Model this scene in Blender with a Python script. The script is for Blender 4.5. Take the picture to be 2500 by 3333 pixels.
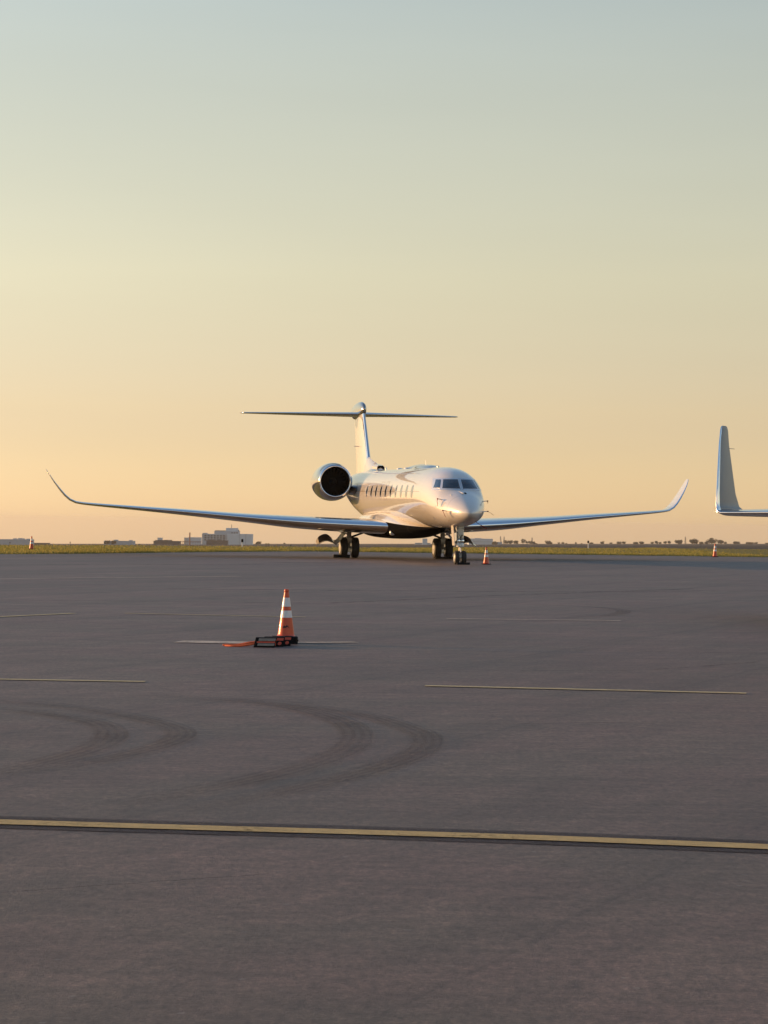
import bpy, bmesh, math, random, bisect
from mathutils import Vector, Matrix
R = math.radians
sc = bpy.context.scene
for o in list(bpy.data.objects): bpy.data.objects.remove(o)

# ------------------------------------------------------------------ camera
cam = bpy.data.cameras.new('camera'); cam_ob = bpy.data.objects.new('camera', cam)
sc.collection.objects.link(cam_ob); sc.camera = cam_ob
cam.sensor_fit = 'VERTICAL'; cam.sensor_height = 36.0; cam.lens = 84.25
cam.clip_start = 0.1; cam.clip_end = 30000
cam_ob.matrix_world = (Matrix.Translation((0, 0, 1.6096)) @ Matrix.Rotation(R(90) + math.atan(35.7/7800), 4, 'X')
                       @ Matrix.Rotation(0.0127, 4, 'Z'))
# ------------------------------------------------------------------ sky and sun
SUN_AZ, SUN_EL = R(-70), R(7.0)          # azimuth from +Y towards +X
world = bpy.data.worlds.new("World"); sc.world = world; world.use_nodes = True
wn, wl = world.node_tree.nodes, world.node_tree.links
wn.clear()
sky = wn.new('ShaderNodeTexSky'); sky.sky_type = 'NISHITA'; sky.sun_disc = False
sky.sun_elevation = SUN_EL; sky.sun_rotation = SUN_AZ
sky.altitude = 100; sky.air_density = 1.0; sky.dust_density = 0.3; sky.ozone_density = 1.0
bg = wn.new('ShaderNodeBackground'); bg.inputs['Strength'].default_value = 0.143
wo = wn.new('ShaderNodeOutputWorld')
# dust in the lower air warms the sky towards the horizon, all the way round
tcw = wn.new('ShaderNodeTexCoord'); sxw = wn.new('ShaderNodeSeparateXYZ'); wl.new(tcw.outputs['Generated'], sxw.inputs[0])
mrw = wn.new('ShaderNodeMapRange'); mrw.inputs['From Max'].default_value = 0.6; wl.new(sxw.outputs[2], mrw.inputs['Value'])
rmp = wn.new('ShaderNodeValToRGB'); wl.new(mrw.outputs[0], rmp.inputs[0])
TINT = [(0.0, (.74, .76, 1.30)), (.022, (.715, .66, .92)), (.047, (.68, .565, .71)), (.103, (.97, .745, .645)), (.215, (1.20, .91, .75)), (.40, (1.05, 1.05, 1.10)), (.6, (.85, 1.0, 1.22))]
rmp.color_ramp.interpolation = 'B_SPLINE'
while len(rmp.color_ramp.elements) < len(TINT): rmp.color_ramp.elements.new(.5)
for e_, (z_, c_) in zip(rmp.color_ramp.elements, TINT):
    e_.position = z_/.6; e_.color = (c_[0]*.5, c_[1]*.5, c_[2]*.5, 1)
nzw = wn.new('ShaderNodeTexNoise'); nzw.inputs['Scale'].default_value = 3.0; nzw.inputs['Detail'].default_value = 5
mpw = wn.new('ShaderNodeMapping'); mpw.inputs['Scale'].default_value = (1.0, 1.0, 9.0); wl.new(tcw.outputs['Generated'], mpw.inputs[0]); wl.new(mpw.outputs[0], nzw.inputs['Vector'])
mrn = wn.new('ShaderNodeMapRange'); mrn.inputs['From Min'].default_value = .3; mrn.inputs['From Max'].default_value = .7; mrn.inputs['To Min'].default_value = 1.97; mrn.inputs['To Max'].default_value = 2.04
wl.new(nzw.outputs['Fac'], mrn.inputs['Value'])                     # thin, barely visible veils of high cloud
mlw = wn.new('ShaderNodeVectorMath'); mlw.operation = 'MULTIPLY'; wl.new(sky.outputs[0], mlw.inputs[0]); wl.new(rmp.outputs[0], mlw.inputs[1])
scw = wn.new('ShaderNodeVectorMath'); scw.operation = 'SCALE'; scw.inputs['Scale'].default_value = 2.0; wl.new(mlw.outputs[0], scw.inputs[0])
wl.new(mrn.outputs[0], scw.inputs['Scale']); wl.new(scw.outputs[0], bg.inputs['Color']); wl.new(bg.outputs[0], wo.inputs['Surface'])
sun = bpy.data.lights.new('sun', 'SUN'); sun.energy = 3.3; sun.angle = R(0.6); sun.color = (1.0, 0.57, 0.25)
sun_ob = bpy.data.objects.new('sun', sun); sc.collection.objects.link(sun_ob)
sdir = Vector((math.sin(SUN_AZ)*math.cos(SUN_EL), math.cos(SUN_AZ)*math.cos(SUN_EL), math.sin(SUN_EL)))
sun_ob.rotation_euler = sdir.to_track_quat('Z', 'Y').to_euler(); sun_ob.location = sdir*60
sc.view_settings.view_transform = 'Standard'; sc.view_settings.look = 'None'
sc.view_settings.exposure = 0.80; sc.view_settings.gamma = 1.0; sc.view_settings.use_curve_mapping = False
sc.render.engine = 'CYCLES'
sc.cycles.max_bounces = 8; sc.cycles.volume_bounces = 0; sc.cycles.caustics_reflective = False; sc.cycles.caustics_refractive = False

# ------------------------------------------------------------------ helpers
random.seed(7)
COL = sc.collection
def link(name, me, mat=None, parent=None, smooth=None):
    o = bpy.data.objects.new(name, me); COL.objects.link(o)
    if mat is not None:
        me.materials.append(mat)
    if smooth is not None:
        me.shade_smooth(); me.set_sharp_from_angle(angle=R(smooth))
    if parent is not None: o.parent = parent
    return o
def mesh_of(name, verts, faces, fix=True):
    me = bpy.data.meshes.new(name); me.from_pydata([tuple(v) for v in verts], [], faces); me.validate()
    if fix:
        bm = bmesh.new(); bm.from_mesh(me); bmesh.ops.recalc_face_normals(bm, faces=bm.faces); bm.to_mesh(me); bm.free()
    me.update(); return me
class MB:
    """collects simple shapes and builds them as ONE mesh object"""
    def __init__(s): s.v, s.f = [], []
    def add(s, v, f):
        k = len(s.v); s.v += [tuple(p) for p in v]; s.f += [tuple(i+k for i in q) for q in f]; return s
    def box(s, c, d, rz=0, m=None):
        x, y, z = [q/2 for q in d]
        P = [Vector(p) for p in [(-x,-y,-z),(x,-y,-z),(x,y,-z),(-x,y,-z),(-x,-y,z),(x,-y,z),(x,y,z),(-x,y,z)]]
        M_ = m if m is not None else Matrix.Rotation(rz, 3, 'Z')
        return s.add([Vector(c) + M_ @ p for p in P], [(0,3,2,1),(4,5,6,7),(0,1,5,4),(1,2,6,5),(2,3,7,6),(3,0,4,7)])
    def tube(s, pts, r, n=8, cap=True):
        pts = [Vector(p) for p in pts]; rr = r if isinstance(r, (list, tuple)) else [r]*len(pts)
        V, F = [], []
        for i, p in enumerate(pts):
            t = (pts[min(i+1, len(pts)-1)] - pts[max(i-1, 0)]).normalized()
            a = t.cross(Vector((0,0,1)) if abs(t.z) < .9 else Vector((1,0,0))).normalized(); b = t.cross(a)
            V += [p + (a*math.cos(2*math.pi*k/n) + b*math.sin(2*math.pi*k/n))*rr[i] for k in range(n)]
        for i in range(len(pts)-1):
            F += [(i*n+k, i*n+(k+1) % n, (i+1)*n+(k+1) % n, (i+1)*n+k) for k in range(n)]
        if cap: F += [tuple(range(n)), tuple(range((len(pts)-1)*n, len(pts)*n))]
        return s.add(V, F)
    def lathe(s, prof, c=(0,0,0), axis='z', n=24, cap=True):
        """prof: (along, radius)"""
        V, F = [], []
        for (a, r) in prof:
            for k in range(n):
                u, w = r*math.cos(2*math.pi*k/n), r*math.sin(2*math.pi*k/n)
                p = {'z': (u, w, a), 'x': (a, u, w), 'y': (u, a, w)}[axis]
                V.append((c[0]+p[0], c[1]+p[1], c[2]+p[2]))
        for i in range(len(prof)-1):
            F += [(i*n+k, i*n+(k+1) % n, (i+1)*n+(k+1) % n, (i+1)*n+k) for k in range(n)]
        if cap: F += [tuple(range(n)), tuple(range((len(prof)-1)*n, len(prof)*n))]
        return s.add(V, F)
    def rings(s, rings, closed=True, cap=(True, True)):
        n = len(rings[0]); V = [p for r in rings for p in r]; F = []
        for i in range(len(rings)-1):
            for k in range(n if closed else n-1):
                F.append((i*n+k, i*n+(k+1) % n, (i+1)*n+(k+1) % n, (i+1)*n+k))
        if cap[0]: F.append(tuple(range(n)))
        if cap[1]: F.append(tuple(range((len(rings)-1)*n, len(rings)*n)))
        return s.add(V, F)
    def build(s, name, mat, parent=None, smooth=35):
        return link(name, mesh_of(name, s.v, s.f), mat, parent, smooth)
def empty(name, loc=(0,0,0), rz=0):
    o = bpy.data.objects.new(name, None); COL.objects.link(o); o.location = loc; o.rotation_euler = (0,0,rz)
    o.empty_display_size = 0.3; return o
def tag(o, label=None, cat=None, group=None, kind=None):
    if label: o['label'] = label
    if cat: o['category'] = cat
    if group: o['group'] = group
    if kind: o['kind'] = kind
    return o
def copy_tree(o, parent=None):
    c = o.copy(); COL.objects.link(c)
    if parent is not None: c.parent = parent
    for ch in list(o.children): copy_tree(ch, c)
    return c
def pchip(xs, ys):
    n = len(xs); h = [xs[i+1]-xs[i] for i in range(n-1)]; d = [(ys[i+1]-ys[i])/h[i] for i in range(n-1)]
    m = [0.0]*n; m[0] = d[0]; m[-1] = d[-1]
    for i in range(1, n-1):
        if d[i-1]*d[i] > 0:
            w1 = 2*h[i]+h[i-1]; w2 = h[i]+2*h[i-1]; m[i] = (w1+w2)/(w1/d[i-1]+w2/d[i])
    def f(x):
        i = min(max(bisect.bisect_right(xs, x)-1, 0), n-2); t = min(max((x-xs[i])/h[i], 0), 1)
        return ys[i]*(2*t**3-3*t*t+1)+h[i]*m[i]*(t**3-2*t*t+t)+ys[i+1]*(3*t*t-2*t**3)+h[i]*m[i+1]*(t**3-t*t)
    return f

# ------------------------------------------------------------------ materials
class NT:
    def __init__(s, name):
        s.m = bpy.data.materials.new(name); s.m.use_nodes = True
        s.n, s.l = s.m.node_tree.nodes, s.m.node_tree.links
        s.p = s.n['Principled BSDF']
    def new(s, t, **kw):
        nd = s.n.new(t)
        for k, v in kw.items():
            if k in nd.inputs.keys(): nd.inputs[k].default_value = v
            else: setattr(nd, k, v)
        return nd
    def math(s, op, a, b=None, c=None, clamp=False):
        nd = s.n.new('ShaderNodeMath'); nd.operation = op; nd.use_clamp = clamp
        for i, q in enumerate((a, b, c)):
            if q is None: continue
            if isinstance(q, (int, float)): nd.inputs[i].default_value = q
            else: s.l.new(q, nd.inputs[i])
        return nd.outputs[0]
    def ramp(s, fac, stops):
        nd = s.n.new('ShaderNodeValToRGB'); e = nd.color_ramp.elements
        while len(e) < len(stops): e.new(0.5)
        for i, (p, c) in enumerate(stops):
            e[i].position = p; e[i].color = (c, c, c, 1) if isinstance(c, (int, float)) else (*c, 1)
        s.l.new(fac, nd.inputs[0]); return nd.outputs[0]
    def noise(s, vec, scale, detail=4, rough=.5, dist=0):
        nd = s.n.new('ShaderNodeTexNoise'); nd.inputs['Scale'].default_value = scale
        nd.inputs['Detail'].default_value = detail; nd.inputs['Roughness'].default_value = rough
        nd.inputs['Distortion'].default_value = dist
        if vec is not None: s.l.new(vec, nd.inputs['Vector'])
        return nd.outputs['Fac']
    def mix(s, fac, a, b, mode='MIX'):
        nd = s.n.new('ShaderNodeMix'); nd.data_type = 'RGBA'; nd.blend_type = mode
        for q, i in ((fac, 0), (a, 6), (b, 7)):
            if isinstance(q, (int, float)): nd.inputs[i].default_value = q
            elif isinstance(q, tuple): nd.inputs[i].default_value = (*q, 1)
            else: s.l.new(q, nd.inputs[i])
        return nd.outputs[2]
    def mapping(s, vec, rot=0, scale=(1,1,1), loc=(0,0,0)):
        nd = s.n.new('ShaderNodeMapping'); nd.inputs['Rotation'].default_value = (0,0,rot); nd.inputs['Scale'].default_value = scale
        nd.inputs['Location'].default_value = loc
        s.l.new(vec, nd.inputs['Vector']); return nd.outputs[0]
    def bump(s, h, strength=.3, dist=.01):
        nd = s.n.new('ShaderNodeBump'); nd.inputs['Strength'].default_value = strength; nd.inputs['Distance'].default_value = dist
        s.l.new(h, nd.inputs['Height']); s.l.new(nd.outputs[0], s.p.inputs['Normal'])
    def set(s, **kw):
        for k, v in kw.items():
            k = k.replace('_', ' ')
            if hasattr(v, 'is_output'): s.l.new(v, s.p.inputs[k])
            else: s.p.inputs[k].default_value = (*v, 1) if isinstance(v, tuple) and len(v) == 3 else v
        return s
    @property
    def obj(s): return s.n.new('ShaderNodeTexCoord').outputs['Object']
    @property
    def uv(s): return s.n.new('ShaderNodeTexCoord').outputs['UV']

def simple(name, col, rough=.5, metal=0.0, coat=0.0, var=.12, scale=6.0, spec=.5):
    t = NT(name); n = t.noise(t.obj, scale, 5, .6)
    c = t.mix(t.ramp(n, [(.3, 0), (.7, 1)]), tuple(q*(1-var) for q in col), tuple(min(1, q*(1+var)) for q in col))
    t.set(Base_Color=c, Roughness=rough, Metallic=metal, Coat_Weight=coat, Coat_Roughness=.03, Specular_IOR_Level=spec)
    return t.m

# asphalt: laid in 3.2 m lanes running 21 degrees off the view, speckled with aggregate
def asphalt():
    t = NT('asphalt'); co = t.obj
    turned = t.mapping(co, rot=R(21.5))
    lane = t.mapping(turned, scale=(1/3.17, 1, 1), loc=(-.101, 0, 0))
    sx = t.n.new('ShaderNodeSeparateXYZ'); t.l.new(lane, sx.inputs[0])
    wob = t.math('MULTIPLY', t.math('SUBTRACT', t.noise(co, .6, 5), .5), .05)
    lx = t.math('ADD', sx.outputs[0], wob)
    idx = t.math('FLOOR', lx); fr = t.math('FRACT', lx)
    wnz = t.n.new('ShaderNodeTexWhiteNoise'); wnz.noise_dimensions = '1D'; t.l.new(idx, wnz.inputs['W'])
    tone = t.math('MULTIPLY_ADD', wnz.outputs['Value'], .24, .86)
    across = t.ramp(fr, [(0, .72), (.02, .90), (.12, 1.03), (.8, 1.0), (.985, .90), (1, .74)])
    seam = t.math('LESS_THAN', t.math('ABSOLUTE', t.math('SUBTRACT', fr, .5)), .497)
    big = t.ramp(t.noise(co, .16, 6, .65), [(.3, .78), (.7, 1.18)])
    streak = t.ramp(t.noise(t.mapping(turned, scale=(2.6, .14, 1)), 1.4, 7, .7), [(.28, .80), (.72, 1.18)])
    str2 = t.ramp(t.noise(t.mapping(t.mapping(co, rot=R(-4)), scale=(.10, 1.0, 1)), 1.1, 7, .72), [(.30, .74), (.52, 1.02), (.72, 1.22)])
    mid = t.ramp(t.noise(t.mapping(co, scale=(.6, 1, 1)), 4.5, 7, .75), [(.28, .62), (.72, 1.36)])
    agg = t.noise(co, 55, 6, .75); fine = t.ramp(agg, [(.28, .22), (.42, .86), (.55, 1.05), (.72, 2.0)])
    stones = t.new('ShaderNodeTexVoronoi', Scale=42.0); t.l.new(co, stones.inputs['Vector'])
    ssel = t.ramp(stones.outputs['Color'], [(.93, 0), (.97, 1)])
    f = t.math('MULTIPLY', t.math('MULTIPLY', tone, across), t.math('MULTIPLY', t.math('MULTIPLY', big, str2), streak))
    f = t.math('MULTIPLY', f, t.math('MULTIPLY', mid, fine))
    f = t.math('MULTIPLY', f, t.ramp(t.noise(t.mapping(co, scale=(1, .55, 1)), 21, 4, .7), [(.30, .55), (.70, 1.45)]))
    f = t.math('MULTIPLY', f, t.math('MULTIPLY_ADD', seam, .12, .88))
    f = t.math('MULTIPLY', f, t.ramp(t.noise(co, 23, 4, .6), [(.27, .45), (.36, 1.0)]))          # small dark pits
    f = t.math('MULTIPLY', f, t.ramp(t.noise(co, .9, 5, .7, .6), [(.30, .80), (.42, 1.0), (.62, 1.0), (.72, 1.12)]))   # old stains
    hue = t.mix(t.ramp(t.noise(co, .5, 3), [(.4, 0), (.6, 1)]), (.143, .091, .071), (.131, .093, .069))
    cc = t.n.new('ShaderNodeCombineColor')
    for i in range(3): t.l.new(f, cc.inputs[i])
    col = t.mix(1.0, hue, cc.outputs[0], 'MULTIPLY')
    col = t.mix(t.math('MULTIPLY', ssel, .25), col, (.34, .32, .30))
    hgt = t.math('ADD', t.math('MULTIPLY', agg, .7), t.math('MULTIPLY', t.noise(co, 9, 4, .6), .6))
    t.set(Base_Color=col, Roughness=.60, Specular_IOR_Level=.55); t.bump(hgt, .7, .022)
    return t.m
def ground_mat(name, c1, c2, c3, s1=.25, s2=3):
    t = NT(name); co = t.obj
    a = t.ramp(t.noise(co, s1, 5, .6), [(.35, 0), (.65, 1)]); b = t.ramp(t.noise(co, s2, 5, .7), [(.3, 0), (.75, 1)])
    t.set(Base_Color=t.mix(b, t.mix(a, c1, c2), c3), Roughness=.95, Specular_IOR_Level=.1)
    t.bump(t.noise(co, s2*2, 5, .7), .8, .08); return t.m
def paint_line(name, col, wear_lo, wear_hi):
    t = NT(name); co = t.obj
    w = t.ramp(t.math('ADD', t.math('MULTIPLY', t.noise(co, 30, 6, .75), .6), t.math('MULTIPLY', t.noise(co, 2.5, 4), .4)), [(wear_lo, 0), (wear_hi, 1)])
    g = t.ramp(t.noise(co, 9, 5, .7), [(.3, .75), (.7, 1.1)])
    cc = t.mix(1.0, col, g, 'MULTIPLY')
    tr = t.new('ShaderNodeBsdfTransparent'); mx = t.new('ShaderNodeMixShader')
    t.set(Base_Color=cc, Roughness=.7, Specular_IOR_Level=.3); t.bump(t.noise(co, 55, 5, .7), .5, .015)
    t.l.new(w, mx.inputs[0]); t.l.new(tr.outputs[0], mx.inputs[1]); t.l.new(t.p.outputs[0], mx.inputs[2])
    t.l.new(mx.outputs[0], t.n['Material Output'].inputs['Surface']); return t.m
def tyre_mark_mat():
    """rubber laid on the asphalt: across the strip v, ribs of the tread, ragged and faint"""
    t = NT('tyre_rubber'); uv = t.uv
    s = t.n.new('ShaderNodeSeparateXYZ'); t.l.new(uv, s.inputs[0])
    ribs = t.math('MULTIPLY_ADD', t.math('SINE', t.math('MULTIPLY', s.outputs[1], 2*math.pi*4)), .34, .66)
    edge = t.math('MULTIPLY', t.ramp(s.outputs[1], [(0, 0), (.05, 1)]), t.ramp(s.outputs[1], [(.95, 1), (1, 0)]))
    endf = t.math('MULTIPLY', t.ramp(s.outputs[0], [(0, 0), (.25, 1)]), t.ramp(s.outputs[0], [(.8, 1), (1, 0)]))
    br = t.ramp(t.noise(t.obj, 14, 5, .7), [(.25, .45), (.65, 1)])
    f = t.math('MULTIPLY', t.math('MULTIPLY', ribs, edge), t.math('MULTIPLY', endf, br))
    f = t.math('MULTIPLY', f, t.ramp(t.noise(t.obj, 1.1, 4, .6), [(.3, .18), (.7, .46)]))
    tr = t.new('ShaderNodeBsdfTransparent'); mx = t.new('ShaderNodeMixShader')
    t.set(Base_Color=(.030, .026, .026), Roughness=.75, Specular_IOR_Level=.3)
    t.l.new(f, mx.inputs[0]); t.l.new(tr.outputs[0], mx.inputs[1]); t.l.new(t.p.outputs[0], mx.inputs[2])
    t.l.new(mx.outputs[0], t.n['Material Output'].inputs['Surface']); return t.m
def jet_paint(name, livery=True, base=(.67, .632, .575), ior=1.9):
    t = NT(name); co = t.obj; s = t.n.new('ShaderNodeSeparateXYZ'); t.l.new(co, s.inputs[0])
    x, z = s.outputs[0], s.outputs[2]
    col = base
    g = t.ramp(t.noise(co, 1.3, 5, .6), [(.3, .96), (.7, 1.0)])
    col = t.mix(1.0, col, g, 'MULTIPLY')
    if livery:
        d = t.math('MINIMUM', t.math('SUBTRACT', 12.5, x), 9.5)
        d = t.math('MAXIMUM', d, 0.0)
        line = t.math('MULTIPLY_ADD', t.math('MULTIPLY', d, d), .0035, 1.43)
        blk = t.math('LESS_THAN', z, line)
        col = t.mix(blk, col, (.007, .007, .0075))
        zu = t.math('MULTIPLY_ADD', t.math('SUBTRACT', x, 5.0), .0115, z)
        pin = t.math('LESS_THAN', t.math('ABSOLUTE', t.math('SUBTRACT', zu, 3.0)), .010)
        pin = t.math('MULTIPLY', pin, t.math('LESS_THAN', x, 12.6))
        col = t.mix(pin, col, (.16, .10, .06))
        for xs in (-5.2, -3.1, -1.9, 2.4, 7.75, 12.9, 16.15):                       # skin joints
            j = t.math('LESS_THAN', t.math('ABSOLUTE', t.math('SUBTRACT', x, xs)), .008)
            col = t.mix(t.math('MULTIPLY', j, .55), col, (.15, .14, .13))
    t.set(Base_Color=col, Roughness=.32, Coat_Weight=1.0, Coat_Roughness=.02, Coat_IOR=ior, Specular_IOR_Level=.2)
    if livery:                                                     # the belly is flat black
        t.set(Coat_Weight=t.math('SUBTRACT', 1.0, blk), Specular_IOR_Level=t.math('MULTIPLY_ADD', blk, -.2, .2), Roughness=t.math('MULTIPLY_ADD', blk, .3, .32))
    return t.m
MT = {}
MT['asphalt'] = asphalt()
MT['grass_ground'] = ground_mat('grass_ground', (.24, .19, .05), (.28, .22, .065), (.17, .14, .042))
MT['plain'] = ground_mat('dry_plain', (.060, .052, .042), (.08, .066, .048), (.05, .045, .038), .01, .12)
MT['yellow'] = paint_line('yellow_line_paint', (.56, .39, .15), .27, .46)
MT['thin_yellow'] = paint_line('worn_yellow_paint', (.55, .45, .24), .26, .48)
MT['old_white'] = paint_line('worn_white_paint', (.62, .52, .40), .33, .52)
MT['black_line'] = paint_line('black_line_border', (.060, .045, .043), .24, .62)
MT['crack_and_shadow'] = paint_line('crack_and_shadow_fill', (.045, .038, .036), .44, .66)
MT['tyre_mark'] = tyre_mark_mat()
MT['paint'] = jet_paint('white_jet_paint')
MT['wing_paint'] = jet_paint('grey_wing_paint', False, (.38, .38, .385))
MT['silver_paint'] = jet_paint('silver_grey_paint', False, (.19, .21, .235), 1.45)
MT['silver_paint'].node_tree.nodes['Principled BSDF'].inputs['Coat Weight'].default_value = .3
MT['winglet_paint'] = jet_paint('white_winglet_paint', False)
MT['metal'] = simple('polished_metal', (.70, .70, .71), .09, 1.0, var=.03)
MT['nacelle'] = simple('nacelle_paint', (.34, .335, .325), .07, .9, .5, var=.03)
MT['strut'] = simple('gear_strut_paint', (.62, .61, .58), .35, .1, .3, var=.1, scale=9)
MT['chrome'] = simple('chrome_piston', (.85, .85, .85), .08, 1.0, var=.02)
MT['rubber'] = simple('tyre_rubber_black', (.016, .015, .015), .7, var=.25, scale=12)
MT['rim'] = simple('wheel_rim', (.55, .53, .48), .32, .6, var=.12, scale=14)
MT['pylon_grey'] = simple('seam_grey', (.22, .21, .20), .6)
MT['glass'] = simple('dark_glass', (.012, .014, .017), .03, 0, 1.0, var=.2, spec=.8)
MT['frame'] = simple('window_frame_metal', (.66, .67, .68), .3, .5, .4, var=.05)
MT['black_paint'] = simple('black_gloss_paint', (.012, .012, .013), .22, 0, .6, var=.1)
MT['dark'] = simple('dark_cavity', (.004, .004, .004), .9, var=.2, spec=.0)
MT['fan'] = simple('fan_titanium', (.012, .012, .013), .5, .3, var=.1, spec=.2)
MT['orange'] = simple('cone_orange', (.58, .068, .017), .38, 0, .15, var=.08, scale=9)
MT['collar'] = simple('reflective_white', (.72, .71, .70), .35, 0, .2, var=.06, scale=20)
MT['base'] = simple('cone_black_rubber', (.008, .008, .009), .8, var=.25, scale=14, spec=.15)
MT['emblem'] = simple('emblem_black', (.015, .012, .012), .6)
MT['chock'] = simple('chock_rubber', (.010, .009, .009), .8, var=.25, scale=14, spec=.15)
MT['tan'] = simple('chock_tan_plate', (.24, .20, .16), .7, var=.2, scale=25)
MT['rope'] = simple('orange_rope', (.70, .12, .03), .7, var=.2, scale=60)
MT['flag'] = simple('red_streamer_cloth', (.16, .03, .022), .8, var=.2, scale=20)

# ------------------------------------------------------------------ ground
EDGE = [(620, 131.4), (21.0, 131.2), (13.4, 131.6), (5.6, 131.3), (.86, 131.25), (-4.2, 131.4), (-8.7, 124.0), (-11.9, 116.6), (-14.5, 110.8), (-17.2, 106.6), (-60, 26), (-233, -300)]
me = mesh_of('apron', [(x, y, 0) for x, y in EDGE] + [(620, -300, 0)], [tuple(range(len(EDGE)+1))], False)
me.flip_normals() if me.polygons[0].normal.z < 0 else None
tag(link('apron', me, MT['asphalt']), kind='structure', label='dark grey asphalt airport apron with worn lines and tyre marks')
def resample(P, step):
    out = []
    for (a, b) in zip(P, P[1:]):
        a, b = Vector(a), Vector(b); n = max(1, min(60, int((b-a).length/step)))
        out += [a.lerp(b, i/n) for i in range(n)]
    return out + [Vector(P[-1])]
E2 = resample(EDGE, 1.0)
def outn(i):
    t = (E2[min(i+3, len(E2)-1)] - E2[max(i-3, 0)]).normalized(); return Vector((t.y, -t.x)) if t.x*1 < 0 and t.y > 0 else Vector((t.y, -t.x))
def crest(p):
    return 16 + max(0, min(1, (p.x+17)/14))*13 + max(0, min(1, (p.x-1)/20))*27
rows = []
for i, p in enumerate(E2):
    n = outn(i)
    if n.y < 0 and abs(n.x) < .5: n = -n
    if n.x > 0 and p.x < -5: n = -n
    c = crest(p); j = random.uniform(-.12, .12)
    rows.append([(p.x+n.x*(d+j), p.y+n.y*(d+j), z + (random.uniform(-.02, .02) if 0 < d < 50 else 0)) for d, z in
                 [(-.15, -.02), (.05, .02), (.35, .05), (1.2, .06), (c*.4, .035), (c*.7, .0), (c, -.08), (c+12, -.42), (c+40, -1.4), (c+160, -5.4)]])
V = [q for r in rows for q in r]; k = len(rows[0])
F = [(i*k+j, i*k+j+1, (i+1)*k+j+1, (i+1)*k+j) for i in range(len(rows)-1) for j in range(k-1)]
g = mesh_of('grass_field', V, F)
o = link('grass_field', g, MT['grass_ground'], smooth=60)
if g.polygons[len(g.polygons)//2].normal.z < 0: g.flip_normals()
tag(o, kind='structure', label='strip of dry yellow green grass beyond the apron')
def zfar(x, y): return .11 - .0085*y + .0127*x
def plain():
    V, F = [], []
    ys = [225, 400, 700, 1200, 2000, 3200, 5000, 9000]
    for y in ys:
        w = 70 + y*.42
        for u in (-1, -.6, -.2, .2, .6, 1): V.append((u*w, y, zfar(u*w, y)))
    for i in range(len(ys)-1):
        for j in range(5): F.append((i*6+j, i*6+j+1, (i+1)*6+j+1, (i+1)*6+j))
    k0 = len(V)                                   # the land falling away to the left of the apron
    for (x, y, z) in [(-45, 215, -2.6), (-150, 70, -4.4), (-360, -240, -4.6), (-4200, 200, -40), (-4000, 5000, -90), (-1500, 3400, -52)]: V.append((x, y, z))
    F.append((k0, k0+1, k0+2, k0+3, k0+4, k0+5))
    me = mesh_of('plain', V, F)
    for p in me.polygons:
        if p.normal.z < 0: p.flip()
    return tag(link('plain', me, MT['plain']), kind='structure', label='flat hazy brown plain reaching to the horizon')
plain()
# strips laid on the asphalt
LAYER = [0.004]
def strip(name, pts, w, mat, label, z, uv=False, w2=None):
    P = [Vector(p) for p in pts]; V, F = [], []; LAYER[0] += .0003; z += LAYER[0] - .004
    for i, p in enumerate(P):
        t = (P[min(i+1, len(P)-1)]-P[max(i-1, 0)]).normalized(); n = Vector((-t.y, t.x))
        ww = w if w2 is None else w + (w2-w)*i/(len(P)-1)
        V += [(p.x+n.x*ww/2, p.y+n.y*ww/2, z), (p.x-n.x*ww/2, p.y-n.y*ww/2, z)]
    for i in range(len(P)-1): F.append((2*i, 2*i+1, 2*i+3, 2*i+2))
    me = mesh_of(name, V, F, False)
    if me.polygons[0].normal.z < 0: me.flip_normals()
    if uv:
        L = me.uv_layers.new(name='UVMap')
        for lp in me.loops:
            L.data[lp.index].uv = ((lp.vertex_index//2)/(len(P)-1), lp.vertex_index % 2)
    return tag(link(name, me, mat), label, kind='structure')
def seg(a, b, n=12, j=0):
    a, b = Vector(a), Vector(b); return [a.lerp(b, i/n) + Vector((random.uniform(-j, j), random.uniform(-j, j))) for i in range(n+1)]
def spline(P, n=8):
    P = [Vector(p) for p in P]; out = []
    for i in range(len(P)-1):
        p0, p1, p2, p3 = P[max(i-1, 0)], P[i], P[i+1], P[min(i+2, len(P)-1)]
        for q in range(n):
            t = q/n; out.append(.5*((2*p1)+(p2-p0)*t+(2*p0-5*p1+4*p2-p3)*t*t+(3*p1-p0-3*p2+p3)*t**3))
    return out+[P[-1]]
YL = seg((-14, 14.3), (-2.0, 12.65), 10) + spline([(-2.0, 12.65), (-1.02, 12.52), (.02, 12.40), (.90, 12.27), (1.95, 12.05)], 6)[1:] + seg((1.95, 12.05), (12, 9.9), 10)[1:]
strip('line_border', [(p[0], p[1]+.03) for p in YL], .50, MT['black_line'], 'black painted border under the long yellow line', .004)
strip('painted_line', YL, .19, MT['yellow'], 'long yellow painted line with black border crossing the foreground', .008)
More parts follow.
